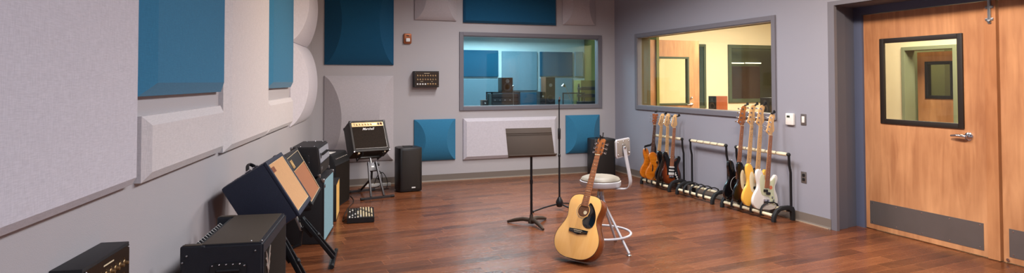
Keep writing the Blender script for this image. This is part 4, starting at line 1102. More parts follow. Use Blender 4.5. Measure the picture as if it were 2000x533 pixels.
# --- floor mixer
t = thing('mixing_desk', 'small black mixing desk with rows of cream knobs lying on the floor', 'mixing desk', place(0.575, 6.50, 0, R(-6)))
mw, md = 0.275, 0.36
m = MB()
out = [(0.0, 0.003), (md, 0.003), (md, 0.088), (md-0.03, 0.088), (0.0, 0.056)]
a_ = [m.bm.verts.new((0, y, z)) for y, z in out]; b_ = [m.bm.verts.new((mw, y, z)) for y, z in out]
m.skin([a_, b_]); bmesh.ops.bevel(m.bm, geom=m.bm.edges[:], offset=0.004, segments=2, affect='EDGES')
m.build('case', M['plastic'], t)
tv = Vector((0, md-0.03, 0.032)).normalized(); tn = Vector((0, -tv.z, tv.y))
def mp3(u, v): return Vector((u, 0, 0.056)) + tv*v + tn*0.001
for c in range(9):
    for r_ in range(7):
        p = mp3(0.025+c*0.028, 0.035+r_*0.043)
        hgt = 0.020 if c > 3 else 0.010
        col = M['ivory'] if (c > 3 and (c+r_) % 5 != 4) or (c == 3 and r_ % 2 == 0) else (M['white'] if (c*3+r_) % 4 == 0 else M['gray_metal'])
        if r_ == 6 and c < 4: col = M['steel']
        MB().lathe([(0.009, 0), (0.009, hgt*0.4), (0.0075, hgt*0.5), (0.0065, hgt), (0, hgt)], o=p, axis=tn, n=8).build('knob', col, t)
for c in range(4):
    p = mp3(0.025+c*0.028, 0.01)
    MB().box(p+tn*0.003, (0.012, 0.018, 0.006), bevel=0.002).build('fader_cap', M['white'], t)
cb = MB().tube(smooth_open([(0.572, 6.58, 0.03), (0.548, 6.60, 0.012), (0.552, 6.72, 0.006), (0.60, 7.0, 0.006), (0.66, 7.3, 0.006), (0.735, 7.55, 0.006), (0.765, 7.8, 0.006), (0.75, 8.05, 0.006)]), 0.004, n=8).build('cable', M['rubber'])
tag(cb, 'thin black cable running from the floor mixing desk towards the back wall', 'cable')

# power strip and cables by the back wall
t = thing('power_strip', 'white power strip on the floor against the back wall behind the stand', 'power strip', place(1.06, 8.66, 0, 0))
MB().box((0.12, 0, 0.022), (0.36, 0.06, 0.04), bevel=0.006).build('case', M['white'], t)
for k in range(4): MB().box((0.0+k*0.08, -0.005, 0.0435), (0.03, 0.03, 0.003)).build('socket', M['ivory'], t)
for pts, lb in (([(1.13, 8.62, 0.05), (1.16, 8.50, 0.18), (1.22, 8.42, 0.22), (1.27, 8.36, 0.10), (1.22, 8.30, 0.012), (1.05, 8.32, 0.006), (1.10, 8.40, 0.006), (1.30, 8.44, 0.006)], 'black cable looping up behind the stand beside the floor speaker'),
                ([(1.02, 8.10, 0.42), (1.12, 8.30, 0.30), (1.20, 8.42, 0.20), (1.20, 8.5, 0.05), (1.05, 8.48, 0.008), (0.90, 8.52, 0.006)], 'black cable hanging down from the back of the gold panel amplifier')):
    k = 5; P = [Vector(p) for p in pts]; out = []
    for i in range(len(P)-1):
        p0, p1, p2, p3 = P[max(i-1, 0)], P[i], P[i+1], P[min(i+2, len(P)-1)]
        for q in range(k):
            u = q/k; out.append(0.5*((2*p1)+(-p0+p2)*u+(2*p0-5*p1+4*p2-p3)*u*u+(-p0+3*p1-3*p2+p3)*u**3))
    out.append(P[-1])
    tag(MB().tube(out, 0.005, n=8).build('cable', M['rubber']), lb, 'cable')

# ================================================================ MUSIC STAND, MICROPHONE STAND, STOOL
t = thing('music_stand', 'dark brown metal music stand in the middle of the floor', 'music stand', place(2.335, 5.77, 0, 0))
yaw = R(-4)
rot = Matrix.Rotation(yaw, 4, 'Z') @ Matrix.Rotation(R(-20), 4, 'X')
dk = MB(); dk.box((0, 0, 0.0), (0.495, 0.003, 0.30), bevel=0.001)
dk.box((0, -0.003, 0.098), (0.492, 0.005, 0.012), bevel=0.002); dk.box((0, -0.003, 0.078), (0.492, 0.004, 0.006), bevel=0.002)
dk.xf(Matrix.Translation((-0.012, 0.02, 0.842)) @ rot); dk.build('desk', M['desk'], t)
lg = MB(); lg.box((0.0, -0.032, -0.150), (0.50, 0.064, 0.003), bevel=0.001); lg.box((0, -0.064, -0.145), (0.50, 0.003, 0.012))
lg.xf(Matrix.Translation((-0.012, 0.02, 0.842)) @ rot); lg.build('ledge', M['desk'], t)
MB().box((0, 0.045, 0.76), (0.045, 0.045, 0.10), bevel=0.01).build('tilt_bracket', M['blackmetal'], t)
MB().cyl((0, 0.02, 0.05), (0, 0.02, 0.74), 0.0125).build('pole', M['blackmetal'], t)
MB().cyl((0, 0.02, 0.42), (0, 0.02, 0.46), 0.016).build('pole_collar', M['blackmetal'], t)
MB().lathe([(0.0, 0.02), (0.034, 0.02), (0.034, 0.05), (0.02, 0.075), (0.016, 0.11), (0, 0.11)], o=(0, 0.02, 0)).build('hub', M['desk'], t)
for ex, ey in ((-0.19, 0.21), (0.235, 0.20), (0.02, -0.24)):
    e = Vector((ex, ey, 0)); p = [Vector((0, 0.02, 0.05)), e*0.35+Vector((0, 0.012, 0.055)), e*0.7+Vector((0, 0.0, 0.036)), e+Vector((0, 0, 0.012))]
    MB().tube(p, [0.02, 0.021, 0.019, 0.012], n=10).build('leg', M['desk'], t)

t = thing('microphone_stand', 'tall thin black microphone stand behind the music stand', 'microphone stand', place(2.905, 6.35, 0, 0))
MB().cyl((0, 0, 0.04), (0, 0, 0.86), 0.0105).build('lower_tube', M['blackmetal'], t)
MB().cyl((0, 0, 0.84), (0, 0, 1.235), 0.0075).build('upper_tube', M['blackmetal'], t)
MB().lathe([(0.011, 0.80), (0.016, 0.81), (0.017, 0.91), (0.012, 0.93), (0.0, 0.93)]).build('height_clutch', M['plastic'], t)
MB().lathe([(0.011, 0.60), (0.015, 0.605), (0.015, 0.63), (0.011, 0.635)]).build('collar', M['plastic'], t)
MB().lathe([(0.0, 0.03), (0.030, 0.04), (0.042, 0.06), (0.040, 0.10), (0.028, 0.125), (0.014, 0.15), (0, 0.15)]).build('leg_hub', M['blackmetal'], t)
for ex, ey in ((-0.335, -0.03), (0.24, 0.20), (0.10, -0.36)):
    l = MB().tube([(0, 0, 0.075), (ex*0.6, ey*0.6, 0.045), (ex, ey, 0.014)], 0.009, n=8).build('leg', M['blackmetal'], t)
    MB().ball((ex, ey, 0.013), 0.013, n=8).build('foot', M['rubber'], l)
MB().tube([(0, 0, 1.235), (-0.004, -0.012, 1.25), (-0.004, -0.022, 1.262)], 0.012, n=10).build('microphone_clip', M['blackmetal'], t)
MB().tube([(-0.004, 0.0, 1.235), (0.0, -0.016, 1.285)], 0.0085, n=8).build('clip_screw', M['chrome'], t)

SX, SY = 2.590, 4.795
t = thing('stool', 'metal studio stool with a round grey pad and small backrest behind the acoustic guitar', 'stool', place(SX, SY, 0, 0))
MB().lathe([(0, 0.540), (0.148, 0.540), (0.174, 0.545), (0.181, 0.560), (0.181, 0.588), (0.174, 0.593), (0, 0.593)], n=40).build('seat_pan', M['stool_metal'], t)
MB().lathe([(0, 0.590), (0.171, 0.590), (0.173, 0.602), (0.162, 0.618), (0.13, 0.630), (0.07, 0.636), (0, 0.637)], n=40).build('seat_pad', M['stool_pad'], t)
MB().lathe([(0, 0.495), (0.026, 0.495), (0.026, 0.543), (0, 0.543)]).build('swivel_collar', M['brass'], t)
MB().lathe([(0.0, 0.30), (0.030, 0.30), (0.034, 0.44), (0.026, 0.495), (0, 0.495)], n=20).build('hub', M['steel'], t)
for k, (ex, ey) in enumerate(((0.10, -0.31), (0.235, 0.155), (-0.235, -0.15), (-0.10, 0.31))):
    e = Vector((ex, ey, 0)); ed = e.normalized()
    l = MB().tube([ed*0.020+Vector((0, 0, 0.46)), ed*0.05+Vector((0, 0, 0.385)), e+Vector((0, 0, 0.018))], 0.0115, n=12).build('leg', M['stool_metal'], t)
    MB().lathe([(0.018, 0), (0.020, 0.006), (0.010, 0.014), (0.008, 0.028), (0, 0.028)], o=e, n=14).build('foot', M['steel'], l)
n_ = 48; rr_ = 0.262
MB().tube([(rr_*math.cos(2*PI*k/n_), rr_*math.sin(2*PI*k/n_), 0.135) for k in range(n_)], 0.0105, n=10, closed=True).build('foot_ring', M['stool_metal'], t)
# bent flat bar carrying the backrest
dv = Vector((0.6, -0.8, 0)).normalized(); wd = Vector((-dv.y, dv.x, 0))
def bp_(a, z): return dv*a + Vector((0, 0, z))
pts = smooth_open([bp_(0.02, 0.536), bp_(0.16, 0.534), bp_(0.220, 0.536), bp_(0.258, 0.548), bp_(0.276, 0.572), bp_(0.280, 0.61), bp_(0.272, 0.66), bp_(0.256, 0.74), bp_(0.240, 0.82), bp_(0.230, 0.885)], 4)
MB().strip(pts, wd, 0.058, 0.007).build('back_bar', M['stool_metal'], t)
# backrest plate: wide across wd, leaning
bu = (bp_(0.204, 0.95)-bp_(0.212, 0.83)+wd*0.012).normalized(); bn = wd.cross(bu); bw_ = wd
cen = bp_(0.212, 0.888)
mb4 = basis(bw_, bu, bn, cen)
MB().prism(rrect(0, 0, 0.300, 0.158, 0.022), -0.005, 0.006, 0.002, mb4).build('backrest', M['stool_metal'], t)
MB().prism(rrect(0, 0, 0.278, 0.136, 0.018), 0.004, 0.018, 0.005, mb4 @ Matrix.Diagonal((1, 1, -1, 1))).build('backrest_pad', M['stool_pad'], t)
MB().prism(rrect(0, 0, 0.278, 0.136, 0.018), 0.005, 0.0075, 0.001, mb4).build('back_plate', M['back_plate'], t)
MB().prism(rrect(0.0, -0.005, 0.055, 0.080, 0.008), 0.006, 0.014, 0.002, mb4).build('bracket', M['steel'], t)
for a, b in ((-0.12, 0.05), (0.12, 0.05), (-0.12, -0.05), (0.12, -0.05), (0, 0.056)):
    MB().ball(mb4 @ Vector((a, b, 0.008)), 0.006, n=8).build('screw', M['chrome'], t)
MB().lathe([(0.014, 0), (0.014, 0.010), (0.008, 0.016), (0, 0.017)], o=mb4 @ Vector((0, 0, 0.012)), axis=bn).build('wing_nut', M['chrome'], t)

# ================================================================ GUITARS
def gm4(P0, lean, yaw=0.0, roll=None):
    """electric guitars: x = viewer's right, y = up the neck, z = out of the top"""
    U = Vector((math.sin(lean), 0.0, math.cos(lean)))
    N = Vector((math.sin(yaw), -math.cos(yaw), 0)); N = (N-U*N.dot(U)).normalized()
    return basis(U.cross(N), U, N, P0)

STRAT = [(0, 0), (.07, .001), (.125, .018), (.158, .062), (.163, .115), (.148, .172), (.122, .222), (.115, .268), (.130, .315), (.140, .355), (.128, .388), (.104, .392), (.078, .362), (.050, .330), (.022, .318), (-.022, .322), (-.042, .345), (-.056, .392), (-.082, .432), (-.118, .444), (-.142, .418), (-.142, .372), (-.128, .322), (-.112, .272), (-.116, .224), (-.145, .170), (-.164, .112), (-.160, .058), (-.126, .016), (-.07, .001)]
TELE = [(x*1.08, y*1.04) for x, y in [(0, 0), (.07, .000), (.128, .014), (.158, .056), (.162, .108), (.142, .168), (.112, .222), (.108, .270), (.126, .318), (.132, .352), (.114, .376), (.086, .364), (.056, .328), (.034, .312), (-.022, .330), (-.036, .372), (-.075, .392), (-.118, .378), (-.140, .338), (-.126, .290), (-.108, .246), (-.118, .200), (-.148, .140), (-.162, .088), (-.150, .036), (-.10, .004)]]
BASS = [(x, y*1.07) for x, y in STRAT]
HEAD_F = [(.0215, 0), (.022, .018), (.040, .036), (.044, .062), (.036, .100), (.034, .140), (.040, .160), (.034, .182), (.012, .192), (-.008, .184), (-.022, .160), (-.040, .070), (-.048, .034), (-.040, .018), (-.024, .010), (-.0215, 0)]
HEAD_B = [(.0215, 0), (.024, .022), (.044, .050), (.046, .080), (.034, .130), (.036, .180), (.044, .206), (.036, .232), (.008, .240), (-.018, .222), (-.030, .190), (-.046, .080), (-.058, .046), (-.046, .022), (-.024, .010), (-.0215, 0)]
HEAD_3 = [(.0215, 0), (.026, .02), (.040, .045), (.036, .09), (.042, .135), (.046, .158), (.020, .168), (.0, .160), (-.020, .168), (-.046, .158), (-.042, .135), (-.036, .09), (-.040, .045), (-.026, .02), (-.0215, 0)]

def electric(label, P0, lean, yaw, body, body_mat, neck_mat, board_mat, nut_y, head, head_mat, strings, pick=None, pick_mat=None, kind='strat', tuner_side='left', s=1.0, cat='guitar', name='electric_guitar', group=None, f_hole=False):
    t = thing(name, label, cat, gm4(P0, lean, yaw) @ Matrix.Scale(s, 4), group)
    bo = smooth_closed(body, 4)
    b = MB().prism(bo, -0.021, 0.021, 0.008).build('body', body_mat, t)
    top = 0.021
    heel = max(y for x, y in body if abs(x) < 0.03)-0.06
    # neck and board
    w0, w1 = (0.031, 0.0215)
    m = MB(); rs = []
    for y, ww in ((heel, w0), (nut_y, w1)):
        rs.append(m.ring([Vector((ww*math.cos(a), y, 0.024+0.016*-abs(math.sin(a)))) for a in [PI+PI*k/8 for k in range(9)]]))
    m.skin(rs); m.build('neck', neck_mat, t)
    by = heel-0.02
    m = MB(); rs = []
    for y, ww in ((by, w0), (nut_y, w1)):
        rs.append(m.ring([Vector(q) for q in ((-ww, y, 0.0235), (ww, y, 0.0235), (ww, y, 0.028), (0, y, 0.0295), (-ww, y, 0.028))]))
    m.skin(rs); fb = m.build('fretboard', board_mat, t, smooth=0)
    scale_len = nut_y-0.10
    for k in range(1, 21):
        y = nut_y-scale_len*(1-2**(-k/12))
        if y < by+0.005: break
        ww = w1+(w0-w1)*(nut_y-y)/(nut_y-by)
        MB().box((0, y, 0.0293), (2*ww, 0.0016, 0.0016)).build('fret', M['steel'], fb, smooth=0)
    for k in (3, 5, 7, 9, 12, 15, 17):
        y = nut_y-scale_len*(1-(2**(-(k-1)/12)+2**(-k/12))/2)
        if y < by: continue
        MB().cyl((0, y, 0.0292), (0, y, 0.0300), 0.0035, n=8).build('position_marker', M['ivory'] if board_mat in (M['rosewood'], M['rosebrown']) else M['plastic'], fb)
    MB().span((-w1, nut_y-0.002, 0.024), (w1, nut_y+0.003, 0.032)).build('nut', M['ivory'], t)
    ho = smooth_closed(head, 3) if head is HEAD_3 else smooth_closed([(x, max(0, y)) for x, y in head], 3)
    m = MB().prism([(x, y+nut_y) for x, y in ho], 0.006, 0.020, 0.002); m.build('headstock', head_mat, t)
    # tuners
    hl = max(y for x, y in head)
    pegs = []
    if head is HEAD_3:
        for k in range(3): pegs += [(-0.026, nut_y+0.04+k*0.042, -1), (0.026, nut_y+0.04+k*0.042, 1)]
    else:
        for k in range(strings):
            f_ = k/(strings-1); y = 0.040+f_*(hl-0.085)
            pegs.append((-0.030+0.022*f_, nut_y+y, -1))
    for x, y, sd in pegs:
        big = 1.5 if strings == 4 else 1.0
        m = MB(); m.cyl((x, y, 0.019), (x, y, 0.031), 0.0045*big, n=10); m.cyl((x, y, 0.019), (x, y, 0.021), 0.008*big, n=10)
        ex = 0.034 if head is HEAD_3 else 0.030+0.006*big
        m.cyl((x, y, 0.004), (x+sd*ex, y, 0.004), 0.0025*big, n=8)
        m.box((x+sd*(ex+0.008), y, 0.004), (0.016*big, 0.011*big, 0.006), bevel=0.002)
        m.build('tuner', M['chrome'], t)
    # strings
    bridge_y = 0.10
    for k in range(strings):
        f_ = k/(strings-1)-0.5
        px, py, _ = pegs[k if strings == 4 or head is not HEAD_3 else k]
        MB().tube([(f_*0.052, bridge_y, 0.036), (f_*0.036, nut_y, 0.0325), (px, py, 0.027)], 0.0011 if strings == 4 else 0.0006, n=5).build('string', M['steel'], t)
    if pick:
        MB().prism(smooth_closed(pick, 3), top-0.001, top+0.0025, 0.0006).build('pickguard', pick_mat, t)
    z = top+0.002
    if kind == 'strat':
        for y in (0.235, 0.190): MB().prism(rrect(0, y, 0.080, 0.020, 0.009), z-0.002, z+0.010, 0.002).build('pickup', M['white'], t)
        MB().prism(rrect(0.0, 0.142, 0.082, 0.036, 0.006), z-0.002, z+0.010, 0.002).build('pickup', M['white'], t)
        MB().box((0, 0.098, z+0.005), (0.076, 0.036, 0.016), bevel=0.003).build('bridge', M['chrome'], t)
        for x, y in ((.072, .128), (.090, .100), (.104, .070)):
            MB().lathe([(0.011, 0), (0.010, 0.008), (0.009, 0.015), (0, 0.016)], o=(x, y, z), n=14).build('knob', M['white'], t)
        MB().box((.066, .155, z+0.003), (0.006, 0.022, 0.010)).build('selector_switch', M['white'], t)
    elif kind == 'tele':
        MB().box((0, 0.10, z+0.004), (0.080, 0.070, 0.010), bevel=0.003).build('bridge', M['chrome'], t)
        MB().prism(rrect(0, .27, .070, .022, .008), z-.002, z+.010, .002).build('pickup', M['chrome'], t)
        MB().box((.095, 0.11, z), (0.026, 0.15, 0.004), bevel=0.001).build('control_plate', M['chrome'], t)
        for y in (0.08, 0.12): MB().lathe([(0.009, 0), (0.009, 0.014), (0, 0.015)], o=(.095, y, z), n=12).build('knob', M['chrome'], t)
    elif kind == 'pbass':
        MB().prism(rrect(-.016, .212, .052, .028, .004), z-.001, z+.012, .002).build('pickup', M['plastic'], t)
        MB().prism(rrect(.020, .184, .052, .028, .004), z-.001, z+.012, .002).build('pickup', M['plastic'], t)
        MB().box((0, 0.092, z+0.006), (0.074, 0.050, 0.018), bevel=0.004).build('bridge', M['chrome'], t)
        for x, y in ((.075, .145), (.092, .112), (.105, .080)):
            MB().lathe([(0.011, 0), (0.010, 0.014), (0, 0.016)], o=(x, y, z), n=14).build('knob', M['chrome'], t)
    elif kind == 'jazz':
        for y in (0.215, 0.135): MB().prism(rrect(0, y, .090, .022, .006), z-.002, z+.010, .002).build('pickup', M['plastic'], t)
        MB().box((0, 0.085, z+0.006), (0.074, 0.045, 0.016), bevel=0.004).build('bridge', M['chrome'], t)
        for x, y in ((.085, .145), (.100, .108)):
            MB().lathe([(0.011, 0), (0.010, 0.014), (0, 0.016)], o=(x, y, z), n=14).build('knob', M['chrome'], t)
    if f_hole:
        m = MB().prism(smooth_closed([(-.088, .130), (-.074, .130), (-.066, .16), (-.070, .19), (-.080, .225), (-.092, .225), (-.086, .19), (-.084, .16)], 3), top-0.001, top+0.0006); m.build('f_hole', M['plastic'], t)
    for x, y, dx in ((0, -0.002, 0), (body[18 if body is not TELE else 17][0], max(q[1] for q in body if q[0] < -0.05)+0.002, 0)):
        MB().ball((x, y, 0), 0.006, n=8).build('strap_button', M['chrome'], t)
    return t
PG_STRAT = [(.018, .318), (-.020, .322), (-.040, .345), (-.062, .385), (-.092, .398), (-.108, .370), (-.098, .300), (-.078, .230), (-.066, .170), (-.060, .120), (-.035, .122), (.035, .122), (.050, .095), (.085, .050), (.118, .045), (.128, .080), (.112, .150), (.092, .215), (.092, .270), (.108, .330), (.104, .360), (.080, .345), (.050, .318)]
PG_BASS = [(.018, .318), (-.020, .322), (-.042, .345), (-.065, .385), (-.088, .380), (-.100, .330), (-.092, .262), (-.072, .190), (-.048, .160), (.000, .150), (.040, .140), (.070, .090), (.102, .052), (.122, .066), (.122, .120), (.100, .190), (.092, .250), (.104, .320), (.100, .360), (.080, .352), (.050, .322)]

BG = 'bass guitars in the rack nearest the door'
electric('white bass with a mint green pickguard at the right end of the guitar racks', (4.796, 5.235, 0.087), R(6.2), R(-4), STRAT, M['gwhite'], M['maple'], M['rosebrown'], 0.835, HEAD_B, M['maple'], 4, PG_BASS, M['mint'], 'pbass', s=0.955, cat='bass guitar', name='bass_guitar', group=BG)
electric('butter yellow bass with a maple neck left of the white one', (4.806, 5.395, 0.087), R(5.6), R(-4), BASS, M['gyellow'], M['maple'], M['maple'], 0.905, HEAD_B, M['maple'], 4, PG_BASS, M['pgwhite'], 'pbass', s=0.975, cat='bass guitar', name='bass_guitar', group=BG)
electric('dark sunburst bass with a parchment pickguard beside the yellow one', (4.812, 5.550, 0.087), R(6.2), R(-4), BASS, M['burst_bass'], M['maple'], M['maple'], 0.910, HEAD_B, M['maple'], 4, PG_BASS, M['pgwhite'], 'pbass', s=0.97, cat='bass guitar', name='bass_guitar', group=BG)
electric('glossy black bass with a roasted brown neck, first in the right hand rack', (4.816, 5.715, 0.087), R(6.8), R(-4), BASS, M['gblack'], M['roast'], M['rosebrown'], 0.900, HEAD_B, M['roast'], 4, PG_BASS, M['gblack'], 'jazz', s=0.965, cat='bass guitar', name='bass_guitar', group=BG)
MB_arc = MB().tube([(-0.01+0.082*math.cos(R(a)), 0.20+0.095*math.sin(R(a)), 0.0242) for a in range(95, 262, 8)], 0.0016, n=6)
_b = [o for o in bpy.data.objects if o.get('label', '').startswith('glossy black bass')][0]
MB_arc.build('pickguard_edge', M['white'], _b)

_w = [o for o in bpy.data.objects if o.get('label', '').startswith('white bass')][0]
MB().prism(circle(0.052, 0.250, 0.022, 24), 0.0232, 0.0242).build('sticker', M['orange_dot'], _w)
EG = 'electric guitars in the rack by the corner'
electric('sunburst electric guitar with a black pickguard and white pickups, last of the corner rack', (4.822, 6.990, 0.087), R(5.2), R(-4), STRAT, M['burst'], M['maple'], M['rosebrown'], 0.790, HEAD_F, M['maple'], 6, PG_STRAT, M['tort'], 'strat', s=0.95, group=EG)
electric('black electric guitar with a maple neck and dark strap in the corner rack', (4.852, 7.140, 0.087), R(2.6), R(-4), STRAT, M['gblack'], M['maple'], M['maple'], 0.790, HEAD_F, M['maple'], 6, PG_STRAT, M['tort'], 'jazz', s=0.95, group=EG)
electric('amber single cutaway guitar with a dark sound hole slit in the corner rack', (4.790, 7.275, 0.087), R(6.6), R(-4), TELE, M['flame'], M['maple'], M['maple'], 0.790, HEAD_F, M['maple'], 6, None, None, 'tele', s=0.95, group=EG, f_hole=True)
electric('amber guitar with a reddish headstock, farthest into the corner', (4.810, 7.455, 0.087), R(6.0), R(-4), STRAT, M['flame'], M['headred'], M['rosewood'], 0.800, HEAD_3, M['headred'], 6, None, None, 'jazz', s=0.95, group=EG)

# straps
def ribbon(name, pts, wdir, width, mt, label, cat):
    P = [Vector(p) for p in pts]; out = []
    for i in range(len(P)-1):
        p0, p1, p2, p3 = P[max(i-1, 0)], P[i], P[i+1], P[min(i+2, len(P)-1)]
        for q in range(5):
            u = q/5; out.append(0.5*((2*p1)+(-p0+p2)*u+(2*p0-5*p1+4*p2-p3)*u*u+(-p0+3*p1-3*p2+p3)*u**3))
    out.append(P[-1])
    return tag(MB().strip(out, wdir, width, 0.004).build(name, mt), label, cat)
ribbon('guitar_strap', [(4.800, 7.075, 0.47), (4.775, 7.055, 0.42), (4.74, 7.045, 0.35), (4.71, 7.04, 0.27), (4.68, 7.035, 0.18), (4.67, 7.04, 0.10), (4.69, 7.06, 0.05)], (0.85, 0.1, 0.2), 0.055, M['strap'], 'brown leather strap hanging in front of the amber guitar', 'guitar strap')
ribbon('guitar_strap', [(4.735, 7.42, 0.500), (4.72, 7.43, 0.515), (4.735, 7.46, 0.535), (4.80, 7.49, 0.545), (4.87, 7.52, 0.55), (4.905, 7.53, 0.575)], (0, 0.3, 1), 0.03, M['rubber'], 'black strap from the horn of the corner guitar up to the rack post', 'guitar strap')

# clip-on tuners
def clip_tuner(p, label, s=1.0):
    t = thing('clip_tuner', label, 'tuner', place(*p, 0), 'clip on tuners on the headstocks')
    MB().box((0, 0, 0), (0.022*s, 0.030*s, 0.014*s), bevel=0.004*s).build('clamp', M['plastic'], t)
    MB().tube([(0, 0, 0.004), (0.008*s, -0.010*s, 0.016*s)], 0.004*s, n=8).build('arm', M['plastic'], t)
    MB().lathe([(0, 0), (0.019*s, 0), (0.019*s, 0.010*s), (0, 0.011*s)], o=(0.014*s, -0.012*s, 0.018*s), axis=(0.3, -1, 0.3), n=14).build('display', M['rubber'], t)
for p, lb in (((4.905, 5.215, 1.112), 'black clip tuner on top of the white bass headstock'), ((4.938, 5.375, 1.198), 'black clip tuner on top of the yellow bass headstock'),
              ((4.962, 5.53, 1.190), 'black clip tuner on top of the sunburst bass headstock'), ((4.972, 5.695, 1.182), 'black clip tuner on top of the black bass headstock'),
              ((4.935, 6.96, 0.985), 'round black clip tuner beside the sunburst electric guitar headstock'), ((4.925, 7.11, 0.955), 'black clip tuner between two maple headstocks of the corner rack'),
              ((4.940, 7.27, 1.000), 'black clip tuner on the headstock of the slit amber guitar'), ((4.905, 7.44, 1.018), 'small black clip tuner on the reddish headstock')):
    clip_tuner(p, lb, 0.95)

# ---------------------------------------------------------------- guitar racks
def guitar_rack(y0, y1, label):
    """local x: 0 front .. 0.28 wall side; y from the near end 0 to the far end L"""
    L_ = y1-y0
    t = thing('guitar_rack', label, 'guitar rack', place(4.715, y0, 0, 0), 'folding guitar racks along the right wall')
    def arch(y, name, th=0.040, hgt=0.155):
        out = [(0.0, 0.0), (0.036, 0.0), (0.038, 0.035), (0.055, 0.075), (0.10, 0.105), (0.20, 0.108), (0.245, 0.085), (0.252, 0.0), (0.288, 0.0), (0.288, 0.10), (0.272, 0.132), (0.22, 0.148), (0.12, 0.146), (0.05, 0.118), (0.012, 0.070), (0.0, 0.04)]
        m = MB().prism([(x, z*1.07) for x, z in out], -th/2, th/2, 0.006, basis((1, 0, 0), (0, 0, 1), (0, 1, 0), (0, y, 0)))
        return m.build(name, M['rubber'], t)
    arch(0.018, 'end_foot'); arch(L_-0.018, 'end_foot')
    for nm, x, z in (('front_rail', 0.030, 0.062), ('rear_rail', 0.225, 0.100)):
        rl = MB().cyl((x, 0.02, z), (x, L_-0.02, z), 0.010, n=10).build(nm, M['blackmetal'], t)
        for k in range(5):
            a = 0.04+k*(L_-0.08)/5
            MB().cyl((x, a+0.008, z), (x, a+(L_-0.08)/5-0.008, z), 0.0175, n=14).build('foam_sleeve', M['padcream'], rl)
    for k in range(1, 5):
        y = 0.04+k*(L_-0.08)/5
        pts = [(0.034, 0.034), (0.012, 0.040), (0.004, 0.062), (0.010, 0.100), (0.032, 0.132), (0.070, 0.154), (0.12, 0.165), (0.18, 0.162), (0.225, 0.142), (0.240, 0.106)]
        MB().tube([(x, y, z) for x, z in pts], 0.0, n=8, flat=(0.007, 0.015), up=(0, 1, 0)).build('divider', M['rubber'], t)
    for y in (0.018, L_-0.018):
        MB().tube([(0.252, y, 0.10), (0.250, y, 0.50), (0.232, y, 0.58), (0.228, y, 0.685)], 0.0135, n=10).build('upright', M['blackmetal'], t)
        MB().ball((0.226, y, 0.688), 0.021, n=10).build('upright_cap', M['rubber'], t)
    tb = MB().cyl((0.226, 0.02, 0.688), (0.226, L_-0.02, 0.688), 0.010, n=10).build('top_rail', M['blackmetal'], t)
    for k in range(5):
        a = 0.035+k*(L_-0.07)/5
        MB().tube([(0.226, a+0.006, 0.688), (0.224, a+0.03, 0.688), (0.224, a+(L_-0.07)/5-0.03, 0.688), (0.226, a+(L_-0.07)/5-0.010, 0.688)], [0.0165, 0.0195, 0.0195, 0.0165], n=12).build('foam_sleeve', M['padcream'], tb)
guitar_rack(5.010, 5.845, 'guitar rack holding four basses, nearest the door')
guitar_rack(5.985, 6.715, 'empty guitar rack between the two filled ones')
guitar_rack(6.855, 7.560, 'guitar rack holding four guitars by the room corner')

# ---------------------------------------------------------------- acoustic guitar leaning on the stool
AS = 1.045; P0 = Vector((2.1400, 4.4500, 0.0455)); U = Vector((0.3849, 0.2069, 0.8995)).normalized()
az = R(-149); N = Vector((math.cos(az), math.sin(az), 0)); N = (N-U*N.dot(U)).normalized()
t = thing('acoustic_guitar', 'natural acoustic guitar with a black pickguard leaning on the stool', 'guitar', basis(U.cross(N), U, N, P0) @ Matrix.Scale(AS, 4))
AC = [(0, 0), (.07, .003), (.13, .022), (.178, .065), (.199, .125), (.192, .185), (.165, .240), (.142, .285), (.134, .320), (.138, .360), (.147, .405), (.143, .450), (.118, .485), (.075, .500), (.03, .503), (0, .503)]
AC = AC + [(-x, y) for x, y in AC[-2:0:-1]]
ao = smooth_closed(AC, 4)
MB().prism(ao, -0.095, -0.0035, 0.003).build('body', M['mahog'], t)
tp = MB().prism(ao, -0.004, 0.0, 0.0008).build('soundboard', M['spruce'], t)
bn_ = MB(); bn_.tube([(x*0.998, y, -0.001) for x, y in ao], 0.0022, n=6, closed=True); bn_.build('binding', M['plastic'], t)
MB().prism(circle(0, 0.376, 0.050, 32), -0.0005, 0.0006).build('sound_hole', M['rosewood'], tp)
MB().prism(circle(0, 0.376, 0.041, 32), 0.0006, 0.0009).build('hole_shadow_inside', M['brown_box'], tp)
m = MB(); m.tube([(0.058*math.cos(2*PI*k/40), 0.376+0.058*math.sin(2*PI*k/40), 0.0006) for k in range(40)], 0.0016, n=5, closed=True); m.build('rosette', M['rosewood'], tp)
m = MB(); m.tube([(0.063*math.cos(2*PI*k/40), 0.376+0.063*math.sin(2*PI*k/40), 0.0006) for k in range(40)], 0.0010, n=5, closed=True); m.build('rosette', M['ivory'], tp)
MB().prism(circle(0.018, 0.362, 0.015, 20), 0.0009, 0.0012).build('label', M['ivory'], tp)
MB().prism(smooth_closed([(x, y+.036) for x, y in [(.036, .392), (.052, .372), (.058, .340), (.050, .302), (.026, .284), (.012, .262), (.030, .225), (.070, .208), (.108, .222), (.124, .268), (.114, .325), (.084, .378), (.050, .408)]], 4), 0.0003, 0.0028, 0.0008).build('pickguard', M['gblack'], tp)
MB().prism(smooth_closed([(x, y+.045) for x, y in [(-.082, .178), (-.081, .180), (0, .181), (.081, .180), (.082, .178), (.083, .157), (.081, .154), (.050, .150), (0, .140), (-.050, .150), (-.081, .154), (-.083, .157)]], 2), 0.0, 0.009, 0.002).build('bridge', M['gblack'], tp)
MB().box((0, 0.215, 0.011), (0.074, 0.003, 0.006)).build('saddle', M['ivory'], tp)
for k in range(6): MB().ball(((k/5-0.5)*0.055, 0.203, 0.010), 0.0028, n=8).build('bridge_pin', M['ivory'], tp)
nut = 0.840
m = MB(); rs = []
